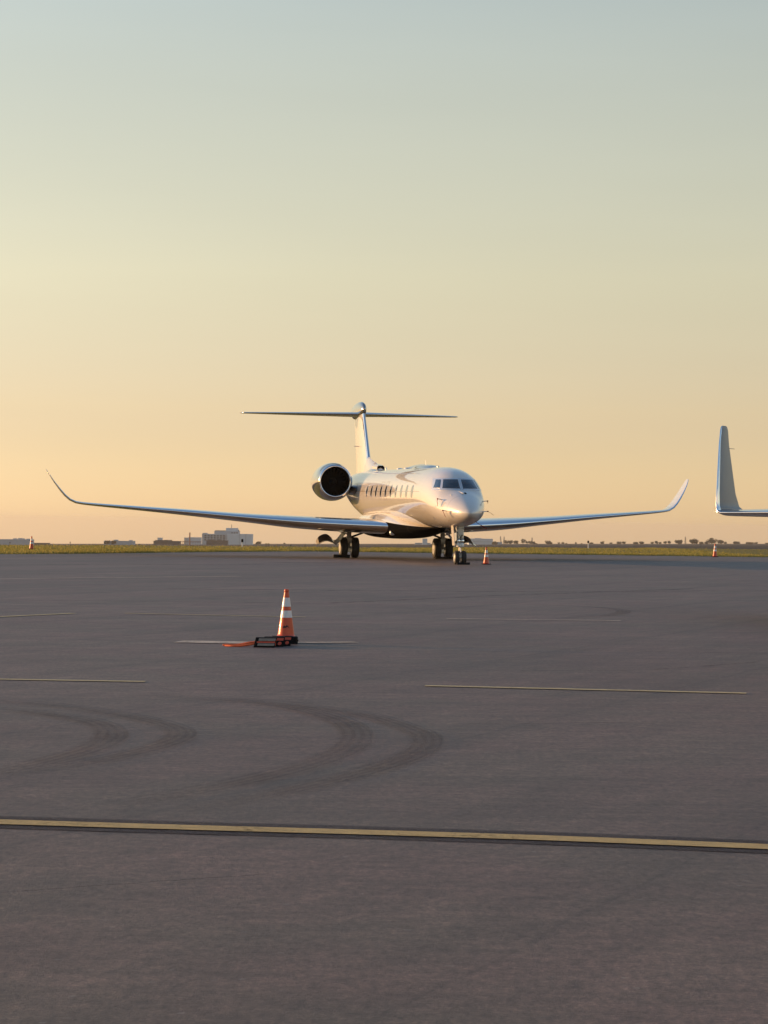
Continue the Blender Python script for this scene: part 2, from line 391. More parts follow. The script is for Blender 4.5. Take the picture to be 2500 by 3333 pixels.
for a, b, w, m, lb in [
    ((-6.5, 24.02), (-2.35, 23.80), .14, 'thin_yellow', 'thin worn yellow line at the left edge in the middle distance'),
    ((.43, 23.72), (3.53, 23.22), .15, 'thin_yellow', 'thin worn yellow line on the right in the middle distance'),
    ((-7.4, 36.8), (-5.26, 40.8), .17, 'thin_yellow', 'short slanting pale line at the left edge'),
    ((-4.42, 41.1), (-1.30, 40.45), .14, 'thin_yellow', 'faint pale line behind the foreground cone'),
    ((1.08, 40.5), (4.03, 40.6), .16, 'old_white', 'faint pale line right of the foreground cone'),
    ((-2.7, 31.75), (-1.72, 31.6), .55, 'old_white', 'crumbled gravelly remains of a pale line left of the chocks'),
    ((-1.72, 31.62), (-.35, 32.15), .22, 'old_white', 'worn pale line under the foreground cone'),
    ((-10.9, 62.5), (-4.15, 69.7), .22, 'old_white', 'long faint pale line in the left distance')]:
    strip('painted_line', seg(a, b, 10, .004), w, MT[m], lb, .006)
def wander(P, n, amp, seed):
    rnd = random.Random(seed); P = [Vector(p) for p in P]; out = []; o = 0
    for i in range(n+1):
        t = i/n*(len(P)-1); k = min(int(t), len(P)-2); o = o*.85 + rnd.uniform(-amp, amp); q = P[k].lerp(P[k+1], t-k); out.append(Vector((q.x+o*.25, q.y+o)))
    return out
for k_, (P_, n_, amp, w) in enumerate([([(-7.52, 46.8), (-1.5, 47.4)], 70, .09, .10), ([(-1.0, 47.6), (2.6, 54), (8, 62)], 110, .10, .16), ([(-.9, 31.4), (1.5, 31.0)], 60, .025, .03), ([(2.1, 30.9), (5.2, 30.5)], 60, .03, .045),  # the two strips trailing right from the foreground cone paint its cast shadow
    ([(-13.6, 81), (-9, 86), (-4.5, 90)], 120, .22, .30), ([(-4.5, 93), (0, 97), (4, 99)], 120, .22, .28), ([(1.5, 26.2), (3.0, 26.7), (4.5, 28.6)], 80, .035, .045), ([(-5, 56), (3, 57), (10, 61)], 140, .12, .18), ([(.6, 19.2), (2.4, 19.6)], 60, .02, .02), ([(-1.7, 10.2), (-.5, 10.9)], 60, .012, .012)]):
    strip('crack_and_shadow', wander(P_, n_, amp, k_), w, MT['crack_and_shadow'], 'dark thin wandering line among asphalt cracks and painted cone shadow', .005)
for pts, w in [
    ([(-4.2, 20.35), (-3.19, 20.08), (-2.74, 19.66), (-2.28, 18.95), (-2.03, 17.98), (-2.02, 16.88), (-2.24, 15.72), (-2.6, 14.6)], .28),
    ([(-4.2, 21.5), (-3.35, 21.04), (-2.67, 20.46), (-2.0, 19.45), (-1.6, 18.5), (-1.5, 17.7), (-1.62, 16.84), (-1.95, 15.76), (-2.3, 14.9)], .26),
    ([(-2.4, 21.75), (-1.77, 21.59), (-1.17, 21.25), (-.62, 20.3), (-.28, 19.08), (-.19, 17.86), (-.30, 16.6), (-.64, 15.33), (-1.08, 14.23), (-1.6, 13.2)], .28),
    ([(-2.2, 22.0), (-1.42, 21.6), (-.75, 21.0), (-.12, 19.9), (.24, 18.6), (.34, 17.75), (.22, 16.6), (-.12, 15.39), (-.56, 14.28), (-1.1, 13.1)], .26),
    ([(2.4, 48.2), (3.77, 47.27), (4.4, 46.23), (4.5, 44.82), (4.05, 42.87), (2.95, 40.89)], .30)]:
    strip('tyre_mark', spline(pts, 8), w, MT['tyre_mark'], 'dark curved tyre mark on the asphalt', .010 + .0003*w, True)

# ------------------------------------------------------------------ jet
K = .0115                                   # the jet sits slightly nose-down
ST = [(17.42,2.17,2.17,.004,2.17),(17.38,2.25,2.09,.09,2.17),(17.25,2.36,1.99,.22,2.17),(17.0,2.51,1.89,.38,2.17),(16.5,2.73,1.775,.60,2.20),(16.0,2.91,1.69,.78,2.24),(15.5,3.08,1.63,.915,2.31),
(15.0,3.42,1.59,1.02,2.39),(14.5,3.68,1.565,1.095,2.47),(14.0,3.84,1.545,1.15,2.55),(13.3,3.95,1.53,1.20,2.64),(12.4,4.01,1.52,1.235,2.71),(11.0,4.03,1.51,1.25,2.75),(4,4.03,1.50,1.25,2.75),(-3,4.03,1.50,1.25,2.75),(-5,4.03,1.56,1.24,2.79),(-7,4.02,1.78,1.18,2.90),
(-9,3.98,2.10,1.05,3.04),(-11,3.90,2.46,.84,3.18),(-13,3.75,2.85,.55,3.3),(-14.6,3.58,3.18,.22,3.38),(-15.1,3.46,3.34,.05,3.4)]
_SS = sorted(ST); _X = [q[0] for q in _SS]; FU = [pchip(_X, [q[k] for q in _SS]) for k in (1, 2, 3, 4)]
EU, EL = 2.15, 1.88                         # how full the section is above and below its widest height
def half(x, z):
    zz = z + K*(x-5); t, b, w, m = [f(x) for f in FU]
    if zz >= t or zz <= b: return 0.0
    u, e = ((zz-m)/(t-m), EU) if zz > m else ((m-zz)/(m-b), EL)
    return w*max(0, 1-u**e)**(1/e)
def xfront(y, z):                           # where the nose surface passes (y, z)
    lo, hi = 10.0, 17.4
    for _ in range(40):
        md = (lo+hi)/2
        if half(md, z) > abs(y): lo = md
        else: hi = md
    return lo
def fus_ring(x, n=88):
    t, b, w, m = [f(x) for f in FU]; out = []
    for k in range(n):
        a = 2*math.pi*k/n; c, s_ = math.cos(a), math.sin(a); e = EU if s_ > 0 else EL
        y = w*math.copysign(abs(c)**(2/e), c); zz = m + ((t-m) if s_ > 0 else (m-b))*math.copysign(abs(s_)**(2/e), s_)
        out.append((x, y, zz-K*(x-5)))
    return out
def naca(s): return 5*(.2969*math.sqrt(max(s, 0))-.126*s-.3516*s*s+.2843*s**3-.1036*s**4)
def foil_loft(secs, s0, s1, n=16, capends=(True, True)):
    """secs: (y, z, x of leading edge, chord, thickness); sections stand square to the path in y-z"""
    rings = []
    for i, (y, z, xle, ch, th) in enumerate(secs):
        a, b = secs[max(i-1, 0)], secs[min(i+1, len(secs)-1)]
        ty, tz = b[0]-a[0], b[1]-a[1]; L = math.hypot(ty, tz); ny, nz = -tz/L, ty/L
        ss = [s0 + (s1-s0)*(1-math.cos(math.pi*k/(2*n))) if s0 == 0 else s0+(s1-s0)*k/n for k in range(n+1)]
        up = [(xle-s*ch, y+ny*naca(s)*th, z+nz*naca(s)*th) for s in ss]
        lo = [(xle-s*ch, y-ny*naca(s)*th*.9, z-nz*naca(s)*th*.9) for s in ss]
        rings.append(up[::-1] + (lo[1:] if s0 == 0 else lo))
    return MB().rings(rings, closed=(s0 != 0), cap=capends)
def interp(tab, y):
    ys = [q[0] for q in tab]; return [pchip(ys, [q[k] for q in tab])(y) for k in range(1, len(tab[0]))]
def patch(quad, nu, nv, off, side, inset=0.0):
    """panel following the nose surface; quad of (y, z): inner top, outer top, outer bottom, inner bottom"""
    V, F = [], []
    for i in range(nu+1):
        for j in range(nv+1):
            u, v = inset+(1-2*inset)*i/nu, inset+(1-2*inset)*j/nv
            y = (quad[0][0]*(1-u)+quad[1][0]*u)*(1-v)+(quad[3][0]*(1-u)+quad[2][0]*u)*v
            z = (quad[0][1]*(1-u)+quad[1][1]*u)*(1-v)+(quad[3][1]*(1-u)+quad[2][1]*u)*v
            x = xfront(y, z); e = .01
            dx = (xfront(y+e, z)-xfront(y-e, z))/(2*e), (xfront(y, z+e)-xfront(y, z-e))/(2*e)
            nrm = Vector((1, -dx[0], -dx[1])).normalized()
            p = Vector((x, y, z)) + nrm*off; V.append((p.x, p.y*side, p.z))
    for i in range(nu):
        for j in range(nv):
            a = i*(nv+1)+j; F.append((a, a+nv+1, a+nv+2, a+1))
    return V, F
def solid_patch(name, quad, nu, nv, off, side, mat, parent, thick=.03, inset=0.0):
    V, F = patch(quad, nu, nv, off, side, inset); W, _ = patch(quad, nu, nv, off-thick, side, inset)
    n = len(V); m = MB().add(V + W, F + [tuple(q+n for q in f[::-1]) for f in F])
    bd = [i*(nv+1) for i in range(nu+1)] + [nu*(nv+1)+j for j in range(1, nv+1)] + [i*(nv+1)+nv for i in range(nu-1, -1, -1)] + [j for j in range(nv-1, 0, -1)]
    m.f += [(bd[i], bd[(i+1) % len(bd)], bd[(i+1) % len(bd)]+n, bd[i]+n) for i in range(len(bd))]
    return m.build(name, mat, parent, 40)

WING = [(0.9, 1.46, 5.04, 9.0, .72), (1.25, 1.47, 4.75, 8.4, .70), (2.2, 1.50, 3.98, 7.1, .68), (4.42, 1.60, 2.30, 5.9, .62), (7.0, 1.79, .55, 4.75, .43), (9.64, 2.01, -1.25, 3.65, .31), (12.0, 2.19, -2.95, 2.65, .21), (13.8, 2.33, -4.35, 1.95, .15), (14.15, 2.365, -4.66, 1.82, .14)]
WLET = [(14.15, 2.365, -4.66, 1.82, .14), (14.45, 2.415, -4.92, 1.66, .13), (14.72, 2.54, -5.14, 1.54, .12), (14.95, 2.74, -5.34, 1.44, .11), (15.17, 3.0, -5.55, 1.32, .10), (15.42, 3.33, -5.82, 1.14, .072), (15.64, 3.66, -6.1, .90, .052), (15.79, 3.90, -6.38, .60, .032), (15.84, 3.985, -6.58, .34, .012)]
# the neighbour's upright winglet
WLET2 = [(14.15,1.885,-4.75,1.62,.13),(14.36,1.885,-4.90,1.45,.12),(14.46,1.915,-4.96,1.28,.11),(14.49,2.01,-4.99,1.04,.10),(14.505,2.25,-5.03,.86,.085),(14.55,2.67,-5.16,.68,.07),(14.62,3.18,-5.36,.46,.055),(14.655,3.46,-5.49,.35,.045),(14.662,3.52,-5.53,.29,.035),(14.665,3.55,-5.58,.20,.02)]
WING2 = [(0.9, 1.50, 5.0, 8.0, .72), (2.2, 1.54, 3.9, 6.6, .66), (4.42, 1.64, 2.2, 5.4, .58), (7.0, 1.75, .45, 4.2, .42), (9.64, 1.84, -1.35, 3.2, .30), (12.0, 1.89, -3.05, 2.35, .20), (14.15, 1.885, -4.75, 1.62, .13)]
def make_wing(root, side, tab, tip, pm, tm=None):
    def mir(secs): return [(y*side, z, x, c, t) for (y, z, x, c, t) in secs]
    ys = [tab[0][0] + (tab[-1][0]-tab[0][0])*i/26 for i in range(27)]
    secs = mir([(y, *interp(tab, y)) for y in ys])
    w = foil_loft(secs, .11, 1.0, 14).build('wing', pm, root, 30)
    foil_loft(secs, 0, .1105, 10, (False, False)).build('leading_edge', MT['metal'], w, 50)
    tp = mir(tip)
    fine = []
    for i in range(len(tp)-1):
        for q in range(3): fine.append(tuple(tp[i][k]+(tp[i+1][k]-tp[i][k])*q/3 for k in range(5)))
    fine.append(tp[-1])
    foil_loft(fine, .09, 1.0, 10).build('winglet', tm or MT['winglet_paint'], w, 40)
    foil_loft(fine, 0, .0905, 8, (False, False)).build('winglet_edge', MT['metal'], w, 50)
    return w
def make_wheel(root, x, y, r, w, side):
    prof = [(-w*.5, r*.62), (-w*.5, r*.80), (-w*.46, r*.91), (-w*.34, r*.985), (-w*.2, r), (-w*.17, r*.985), (-w*.14, r), (w*.14, r), (w*.17, r*.985), (w*.2, r), (w*.34, r*.985), (w*.46, r*.91), (w*.5, r*.80), (w*.5, r*.62)]
    wh = MB().lathe(prof, (x, y, r), 'y', 40, cap=True).build('wheel', MT['rubber'], root, 40)
    m = MB()
    for s_ in (-1, 1):
        m.lathe([(s_*(w*.5+.002), r*.60), (s_*(w*.5+.006), r*.56), (s_*w*.40, r*.50), (s_*w*.36, r*.28), (s_*w*.52, r*.22), (s_*w*.55, r*.12), (s_*w*.55, .004)], (x, y, r), 'y', 28)
        for k in range(9):
            a = 2*math.pi*k/9; m.lathe([(s_*w*.36, r*.055), (s_*w*.43, r*.05), (s_*w*.43, .002)], (x+math.cos(a)*r*.39, y, r+math.sin(a)*r*.39), 'y', 6)
    m.build('rim', MT['rim'], wh, 30)
    return wh
def make_jet(name, loc, rz, tab, tip, details=True):
    J = empty(name, loc, rz); P = MT['paint']
    xs = [17.42, 17.40, 17.38, 17.33, 17.25, 17.1] + [17.0-.125*i for i in range(40)] + [12-.5*i for i in range(1, 34)] + [-5-.4*i for i in range(25)] + [-15.1]
    xs = sorted(set(xs), reverse=True)
    fus = MB().rings([fus_ring(x) for x in xs]).build('fuselage', P, J, 60)
    # wing-to-body fairing
    tabf = [(-8.0, 1.70, 1.60, .15, 1.62), (-7.0, 1.95, 1.25, .75, 1.58), (-5.0, 2.12, 1.0, 1.05, 1.55), (-2.5, 2.22, .92, 1.24, 1.55), (1.0, 2.24, .90, 1.34, 1.55), (3.5, 2.14, .93, 1.30, 1.55), (5.2, 1.92, .98, 1.14, 1.53), (6.6, 1.68, 1.05, .96, 1.48), (8.2, 1.55, 1.17, .75, 1.42), (9.8, 1.46, 1.34, .35, 1.40), (10.4, 1.43, 1.41, .05, 1.42)]
    rings = []
    for i in range(61):
        x = -8.0 + 18.4*i/60; t, b, w, m = interp(tabf, x); rg = []
        for k in range(48):
            a = 2*math.pi*k/48; c, s_ = math.cos(a), math.sin(a); e = 2.6
            rg.append((x, w*math.copysign(abs(c)**(2/e), c), m+((t-m) if s_ > 0 else (m-b))*math.copysign(abs(s_)**(2/e), s_)))
        rings.append(rg)
    MB().rings(rings).build('belly_fairing', P, J, 60)
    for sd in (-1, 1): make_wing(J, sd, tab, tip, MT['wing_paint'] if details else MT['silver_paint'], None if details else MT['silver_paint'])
    # fin, swept, with its bullet and stabilizer on top
    def fin_secs(s0, s1, n=10):
        rg = []
        for i in range(15):
            z = 3.55 + 3.9*i/14
            xle = -8.14 - .78*(z-4.67) + (max(0, 4.75-z)**1.6)*1.2; xte = -12.62 - .34*(z-5.23); ch = xle-xte; th = .42-.045*(z-3.6)
            if s0 == 0: ss = [s1*(1-math.cos(math.pi*k/(2*n))) for k in range(n+1)]
            else: ss = [s0+(s1-s0)*k/n for k in range(n+1)]
            up = [(xle-s*ch, naca(s)*th, z) for s in ss]; lo = [(xle-s*ch, -naca(s)*th, z) for s in ss]
            rg.append(up[::-1] + (lo[1:] if s0 == 0 else lo))
        return rg
    fin = MB().rings(fin_secs(.06, 1.0, 14)).build('tail_fin', P, J, 40)
    MB().rings(fin_secs(0, .0605, 8), closed=False, cap=(False, False)).build('leading_edge', MT['metal'], fin, 50)
    # dorsal fairing with the air scoop
    dr = []
    for (x, zt, w) in [(-3.6, 4.12, .03), (-4.4, 4.22, .20), (-5.2, 4.36, .27), (-6.0, 4.52, .28), (-6.8, 4.62, .25), (-7.6, 4.74, .22), (-8.4, 4.9, .18), (-9.4, 4.9, .12)]:
        dr.append([(x, w*1.25, 3.85), (x, w*1.05, 3.85+(zt-3.85)*.55), (x, w*.5, 3.85+(zt-3.85)*.9), (x, 0, zt), (x, -w*.5, 3.85+(zt-3.85)*.9), (x, -w*1.05, 3.85+(zt-3.85)*.55), (x, -w*1.25, 3.85)])
    df = MB().rings(dr).build('dorsal_fairing', P, fin, 40)
    sc_ = MB()
    sc_.rings([[(x, y*k, 4.16 + z*k - .004*(x+5.0)) for (y, z) in [(-.17, -.04), (-.17, .12), (-.1, .19), (.1, .19), (.17, .12), (.17, -.04)]] for (x, k) in [(-4.62, 1.0), (-4.60, 1.06), (-5.4, 1.45), (-6.6, 1.2)]], cap=(False, True))
    sc_.build('air_scoop', P, fin, 40)
    MB().rings([[(-4.66, y*.96, 4.16+z*.96) for (y, z) in [(-.17, -.04), (-.17, .12), (-.1, .19), (.1, .19), (.17, .12), (.17, -.04)]], [(-4.9, y*.9, 4.16+z*.9) for (y, z) in [(-.17, -.04), (-.17, .12), (-.1, .19), (.1, .19), (.17, .12), (.17, -.04)]]]).build('scoop_mouth', MT['dark'], fin)
    br = []
    for (x, r, z, q) in [(-9.90, .012, 7.30, 1), (-9.96, .075, 7.30, 2.0), (-10.2, .145, 7.30, 2.1), (-10.7, .19, 7.29, 2.15), (-11.4, .215, 7.28, 2.1), (-12.3, .21, 7.27, 2.05), (-13.2, .19, 7.26, 1.8), (-14.0, .10, 7.28, 1.6), (-14.5, .012, 7.30, 1)]:
        br.append([(x, r*math.cos(2*math.pi*k/24), z + r*q*math.sin(2*math.pi*k/24)) for k in range(24)])
    MB().rings(br).build('tail_bullet', MT['nacelle'], J, 60)
    for sd in (-1, 1):
        sec = [(y*sd, 7.10+.125*(y/5.74), -10.75-.66*y, 2.95-.345*y, .26-.032*y) for y in [.12+5.45*i/12 for i in range(13)]]
        sec += [(5.66*sd, 7.225, -14.62, .82, .055), (5.74*sd, 7.226, -14.85, .52, .03)]
        stb = foil_loft(sec, .09, 1.0, 12).build('stabilizer', MT['wing_paint'], J, 40)
        foil_loft(sec, 0, .0905, 8, (False, False)).build('leading_edge', MT['metal'], stb, 50)
    # engines
    for sd in (-1, 1):
        cy, cz, x0 = 2.27*sd, 3.56, -4.0
        out = [(.0, .735), (.045, .77), (.09, .79)]
        cowl = [(-.09, .79), (-.35, .85), (-.8, .90), (-1.4, .92), (-2.1, .92), (-2.9, .90), (-3.6, .85), (-4.3, .80), (-4.9, .70), (-5.3, .63), (-5.32, .60), (-5.0, .58)]
        ec = MB().lathe([(x0+a, r) for a, r in cowl], (0, cy, cz), 'x', 64, cap=False)
        ec.v = [(x_, y_-sd*.045*max(0, x0-.09-x_), z_) for x_, y_, z_ in ec.v]
        eng = ec.build('engine_nacelle', MT['nacelle'], J, 50)
        MB().lathe([(x0-.09, .7905), (x0-.04, .772), (x0-.008, .745), (x0, .722), (x0-.012, .70), (x0-.05, .680), (x0-.12, .668)], (0, cy, cz), 'x', 64, cap=False).build('inlet_lip', MT['metal'], eng, 60)
        MB().lathe([(x0-.12, .668), (x0-.5, .655), (x0-1.0, .665), (x0-1.25, .665), (x0-1.25, .1)], (0, cy, cz), 'x', 48, cap=False).build('inlet_duct', MT['dark'], eng, 40)
        m = MB()
        for k in range(22):
            a = 2*math.pi*k/22; q = []
            for r in (.20, .42, .655):
                tw = .55+.35*(r/.66); wd = .075+.03*r
                for s_ in (-1, 1):
                    da = s_*wd*math.cos(tw)/r
                    q.append((x0-.98+s_*wd*math.sin(tw), cy+r*math.cos(a+da), cz+r*math.sin(a+da)))
            m.add(q, [(0, 1, 3, 2), (2, 3, 5, 4)])
        m.build('fan', MT['fan'], eng, 60)
        MB().lathe([(x0-.62, .005), (x0-.70, .08), (x0-.85, .16), (x0-1.05, .22)], (0, cy, cz), 'x', 24).build('spinner', MT['fan'], eng, 60)
        MB().lathe([(x0-4.9, .50), (x0-5.4, .47), (x0-5.9, .40), (x0-5.88, .36), (x0-5.3, .35)], (0, cy, cz), 'x', 32, cap=False).build('exhaust_nozzle', MT['fan'], eng, 50)
        rg = []
        for (y, zc, xl, ch, th) in [(1.45, 3.20, -4.3, 4.4, .46), (1.28, 3.18, -4.1, 4.8, .52), (1.10, 3.16, -3.95, 5.0, .54), (.80, 3.12, -3.9, 5.0, .54)]:
            ss = [(1-math.cos(math.pi*k/12))/2 for k in range(13)]
            rg.append([(xl-s*ch, y*sd, zc+naca(s)*th) for s in ss][::-1]+[(xl-s*ch, y*sd, zc-naca(s)*th) for s in ss[1:-1]])
        MB().rings(rg).build('pylon', MT['black_paint'], J, 60)
    # gear
    for sd in (-1, 1):
        y0 = 2.18*sd
        m = MB().tube([(0, y0, 1.45), (0, y0, .74)], .105, 14).tube([(0, y0, .76), (0, y0, .40)], .065, 12)
        m.box((.02, y0, .78), (.26, .26, .22)).lathe([(-.30, .05), (.30, .05)], (0, y0, .47), 'y', 10)
        m.tube([(.13, y0, .76), (.24, y0, .60), (.10, y0, .44)], .03, 6)
        m.build('main_gear_leg', MT['strut'], J, 35)
        MB().tube([(0, y0-.02*sd, .92), (.1, y0-.55*sd, 1.12), (.15, y0-1.0*sd, 1.30)], .045, 8).build('side_brace', MT['dark'], J)
        MB().tube([(.02, y0+.02*sd, .98), (.05, y0+.55*sd, .80)], .028, 8).tube([(.05, y0, 1.05), (.06, y0+.6*sd, 1.24)], .03, 8).build('door_rod', MT['strut'], J)
        for d in (-.265, .265): make_wheel(J, 0, y0+d, .47, .33, sd)
        m = MB().box((.12, y0, .36), (.10, .12, .14)).tube([(.05, y0-.1, .62), (.16, y0-.04, .40), (.1, y0+.08, .26)], .015, 6)
        m.build('brake_line', MT['rim'], J)
        # the hanging gear door: a strip that folds down from the leg, then curls outboard
        prof = [(.10, 1.30), (.30, 1.08), (.62, .72), (.80, .83), (.98, .93), (1.14, .93), (1.30, .86), (1.42, .76), (1.50, .68)]
        sm = spline(prof, 5); rg = []
        for i, p in enumerate(sm):
            u = i/(len(sm)-1); x1, x2 = .55-.25*u, -.45+.1*u
            dz = .28*u
            f = .30*min(1, u*2.2)*(1-.55*max(0, u-.8)/.2)
            rg.append([(x1, y0+p.x*sd+.05*sd*u, p.y-f*.55), (x2, y0+p.x*sd, p.y+f*.45), (x2-.02, y0+p.x*sd, p.y+f*.45-.03), (x1-.02, y0+p.x*sd+.05*sd*u, p.y-f*.55-.03)])
        gd = MB().rings(rg).build('gear_door', MT['winglet_paint'], J, 30)
        ln = [[tuple(Vector(a_).lerp(Vector(b_), q)+Vector((.012, 0, .010))) for q in (.06, .94)] for a_, b_ in [(r_[0], r_[1]) for r_ in rg[int(len(rg)*.36):int(len(rg)*.86)]]]
        lv = [p for r_ in ln for p in r_]; lf = [(2*i, 2*i+1, 2*i+3, 2*i+2) for i in range(len(ln)-1)]
        MB().add(lv, lf).build('door_liner', MT['black_paint'], gd, 40)
    xn = 15.24
    m = MB().tube([(xn-.05, 0, 1.62), (xn, 0, 1.15), (xn, 0, .72)], [.11, .10, .095], 16).lathe([(.68, .12), (.70, .15), (.78, .16), (.84, .14), (.88, .11)], (xn, 0, 0), 'z', 16)
    m.box((xn+.10, 0, 1.30), (.10, .20, .24)).tube([(xn-.1, .1, 1.55), (xn-.02, .1, .95)], .03, 8).tube([(xn-.1, -.1, 1.55), (xn-.02, -.1, .95)], .03, 8)
    m.build('nose_gear_leg', MT['strut'], J, 35)
    m = MB().tube([(xn-.02, -.13, 1.5), (xn+.02, -.13, 1.0), (xn+.04, -.09, .82)], .022, 8).tube([(xn-.02, .13, 1.5), (xn+.02, .12, 1.05), (xn+.04, .08, .84)], .022, 8)
    m.box((xn+.1, -.06, 1.10), (.06, .07, .12)).box((xn+.1, .07, 1.14), (.06, .06, .16)).box((xn+.06, -.12, 1.34), (.09, .06, .10)).lathe([(-.15, .035), (.15, .035)], (xn+.04, 0, 1.42), 'y', 10).lathe([(-.12, .028), (.12, .028)], (xn+.08, 0, 1.02), 'y', 10)
    m.build('steering_actuator', MT['rim'], J, 35)
    MB().tube([(xn-.12, 0, .95), (xn-.75, 0, 1.46)], .045, 10).tube([(xn-.3, .1, 1.5), (xn-.05, .05, 1.02)], .02, 6).build('drag_brace', MT['strut'], J)
    MB().tube([(xn, 0, .72), (xn, 0, .27)], .052, 14).lathe([(-.17, .04), (.17, .04)], (xn, 0, .272), 'y', 10).build('nose_gear_piston', MT['chrome'], J, 35)
    MB().tube([(xn+.06, 0, .70), (xn+.2, 0, .50), (xn+.06, 0, .33)], .022, 6).box((xn+.07, 0, .36), (.08, .11, .16)).build('torque_link', MT['strut'], J)
    m = MB()
    for sd in (-1, 1): m.lathe([(xn+.10, .05), (xn+.16, .062), (xn+.165, .055)], (0, .075*sd, .93), 'x', 14)
    m.build('taxi_light', MT['chrome'], J, 40)
    m = MB()
    for a in ((.05, -.07), (-.06, .06), (.02, .09)):
        m.tube([(xn+.10, a[0], 1.42), (xn+.13, a[1], 1.2), (xn+.11, a[0]*.5, 1.02), (xn+.12, a[1], .86)], .011, 6)
    m.build('hydraulic_hose', MT['rubber'], J)
    for sd in (-1, 1):
        MB().box((xn-.1, .27*sd, 1.14), (.30, .02, .78), m=Matrix.Rotation(R(5), 3, 'X') @ Matrix.Rotation(R(6), 3, 'Z')).build('gear_door', MT['winglet_paint'], J) if sd < 0 else None
        for d in (0,): make_wheel(J, xn, .142*sd, .272, .18, sd)
    if not details: return J
    # cabin windows: ten oval panes a side, each in its frame
    for sd in (-1, 1):
        for k in range(10):
            xc = -.95 + 1.333*k; zc = 3.005 - K*(xc-5)
            def el(rx, rz_, off, n=24):
                out = []
                for i in range(n):
                    a = 2*math.pi*i/n; x = xc+rx*math.cos(a); z = zc+rz_*math.sin(a); e = .02
                    s_ = (half(x, z+e)-half(x, z-e))/(2*e); nn = Vector((0, 1, -s_)).normalized()
                    out.append((x, sd*(half(x, z)+nn.y*off), z+nn.z*off))
                return out
            gl = [el(.20, .262, .004)]
            mid = (xc, sd*(half(xc, zc)+.004), zc); inn = el(.10, .131, .004)
            V = gl[0]+inn+[mid]; n = 24
            F = [(i, (i+1) % n, n+(i+1) % n, n+i) for i in range(n)] + [(n+i, n+(i+1) % n, 2*n) for i in range(n)]
            w = MB().add(V, F).build('cabin_window', MT['glass'], J, 60)
            MB().rings([el(.198, .260, .002), el(.200, .262, .008), el(.210, .272, .008), el(.214, .276, -.002)], cap=(False, False)).build('window_frame', MT['frame'], w, 30)
    for sd in (-1, 1):                       # outlines of the two emergency exits
        for k in (3, 4):
            xc = -.95+1.333*k
            for (xa, za, xb, zb_) in ((-.34, 2.66, -.34, 3.42), (.34, 2.66, .34, 3.42), (-.34, 2.66, .34, 2.66), (-.34, 3.42, .34, 3.42)):
                P_ = [Vector((xc+xa+(xb-xa)*q/6, 0, za+(zb_-za)*q/6-K*(xc-5))) for q in range(7)]
                MB().tube([(p.x, sd*(half(p.x, p.z)+.001), p.z) for p in P_], .006, 4).build('exit_outline', MT['pylon_grey'], fus)
    # windshield
    T_, B_ = 3.372, 3.015
    for sd in (-1, 1):
        solid_patch('cockpit_frame', [(.004, 3.435), (.86, 3.425), (1.02, 2.945), (.004, 2.945)], 22, 8, .010, sd, MT['frame'], J)
        solid_patch('windshield_pane', [(.062, T_), (.585, T_), (.705, B_), (.062, B_-.01)], 14, 8, .019, sd, MT['glass'], J)
        solid_patch('side_pane', [(.665, T_-.005), (.80, T_+.005), (.955, B_+.02), (.785, B_)], 10, 8, .019, sd, MT['glass'], J)
        MB().tube([(15.47, .05*sd, 2.985), (15.2, .18*sd, 3.06), (15.05, .3*sd, 3.13)], .012, 6).build('wiper', MT['black_paint'], J)
    def bottom(x, y):
        lo, hi = 1.0, 2.2
        for _ in range(40):
            md = (lo+hi)/2
            if half(x, md) > abs(y): hi = md
            else: lo = md
        return hi
    # top of the cabin: blade aerial, satellite dome, small fittings
    def topz(x): return FU[0](x) - K*(x-5)
    MB().rings([[(7.52+a, b, topz(7.4)-.03) for a, b in [(.12, 0), (0, .018), (-.16, 0), (0, -.018)]], [(7.30+a*.5, b*.5, topz(7.4)+.33) for a, b in [(.12, 0), (0, .018), (-.16, 0), (0, -.018)]]]).build('blade_aerial', MT['paint'], J)
    dm = []
    for i in range(13):
        x = 4.9 + 5.0*i/12; u = (i/6-1); hgt = .16*max(0, 1-u*u)**.5; wd = .42*max(.02, 1-u*u)**.5
        dm.append([(x, wd*math.cos(math.pi*k/12), topz(x)-.05+(hgt+.03)*math.sin(math.pi*k/12)) for k in range(13)])
    MB().rings(dm, closed=False, cap=(False, False)).build('satellite_dome', MT['nacelle'], J, 60)
    for x, h_, r in ((-3.0, .13, .035), (.8, .05, .16), (3.0, .055, .2), (9.2, .07, .05), (10.3, .06, .05)):
        MB().lathe([(topz(x)-.03, r), (topz(x)+h_*.6, r*.9), (topz(x)+h_, r*.3)], (x, 0, 0), 'z', 12).build('roof_fitting', MT['frame'], J)
    # nose: scoop, camera window, probes
    def nosept(y, z, off=0.0): return Vector((xfront(y, z)+off, y, z))
    a, b = nosept(-.12, 2.93), nosept(-.06, 2.79)
    MB().rings([[(a.x-.02, a.y+d*.07, a.z-.01+h_*.012) for d, h_ in ((-1, 0), (0, 1), (1, 0))], [(b.x+.02, b.y+d*.045, b.z+.03+h_*.03) for d, h_ in ((-1, -.6), (0, 1), (1, -.6))]]).build('nose_scoop', MT['paint'], J)
    solid_patch('camera_window', [(.025, 2.845), (.085, 2.845), (.10, 2.79), (.015, 2.79)], 3, 3, .012, 1, MT['dark'], J)
    for (y, z) in [(-.50, 2.75)]:
        MB().lathe([(0, .025), (.05, .02), (.08, .004)], tuple(nosept(y, z, -.01)), 'x', 10).build('ice_probe', MT['strut'], J)
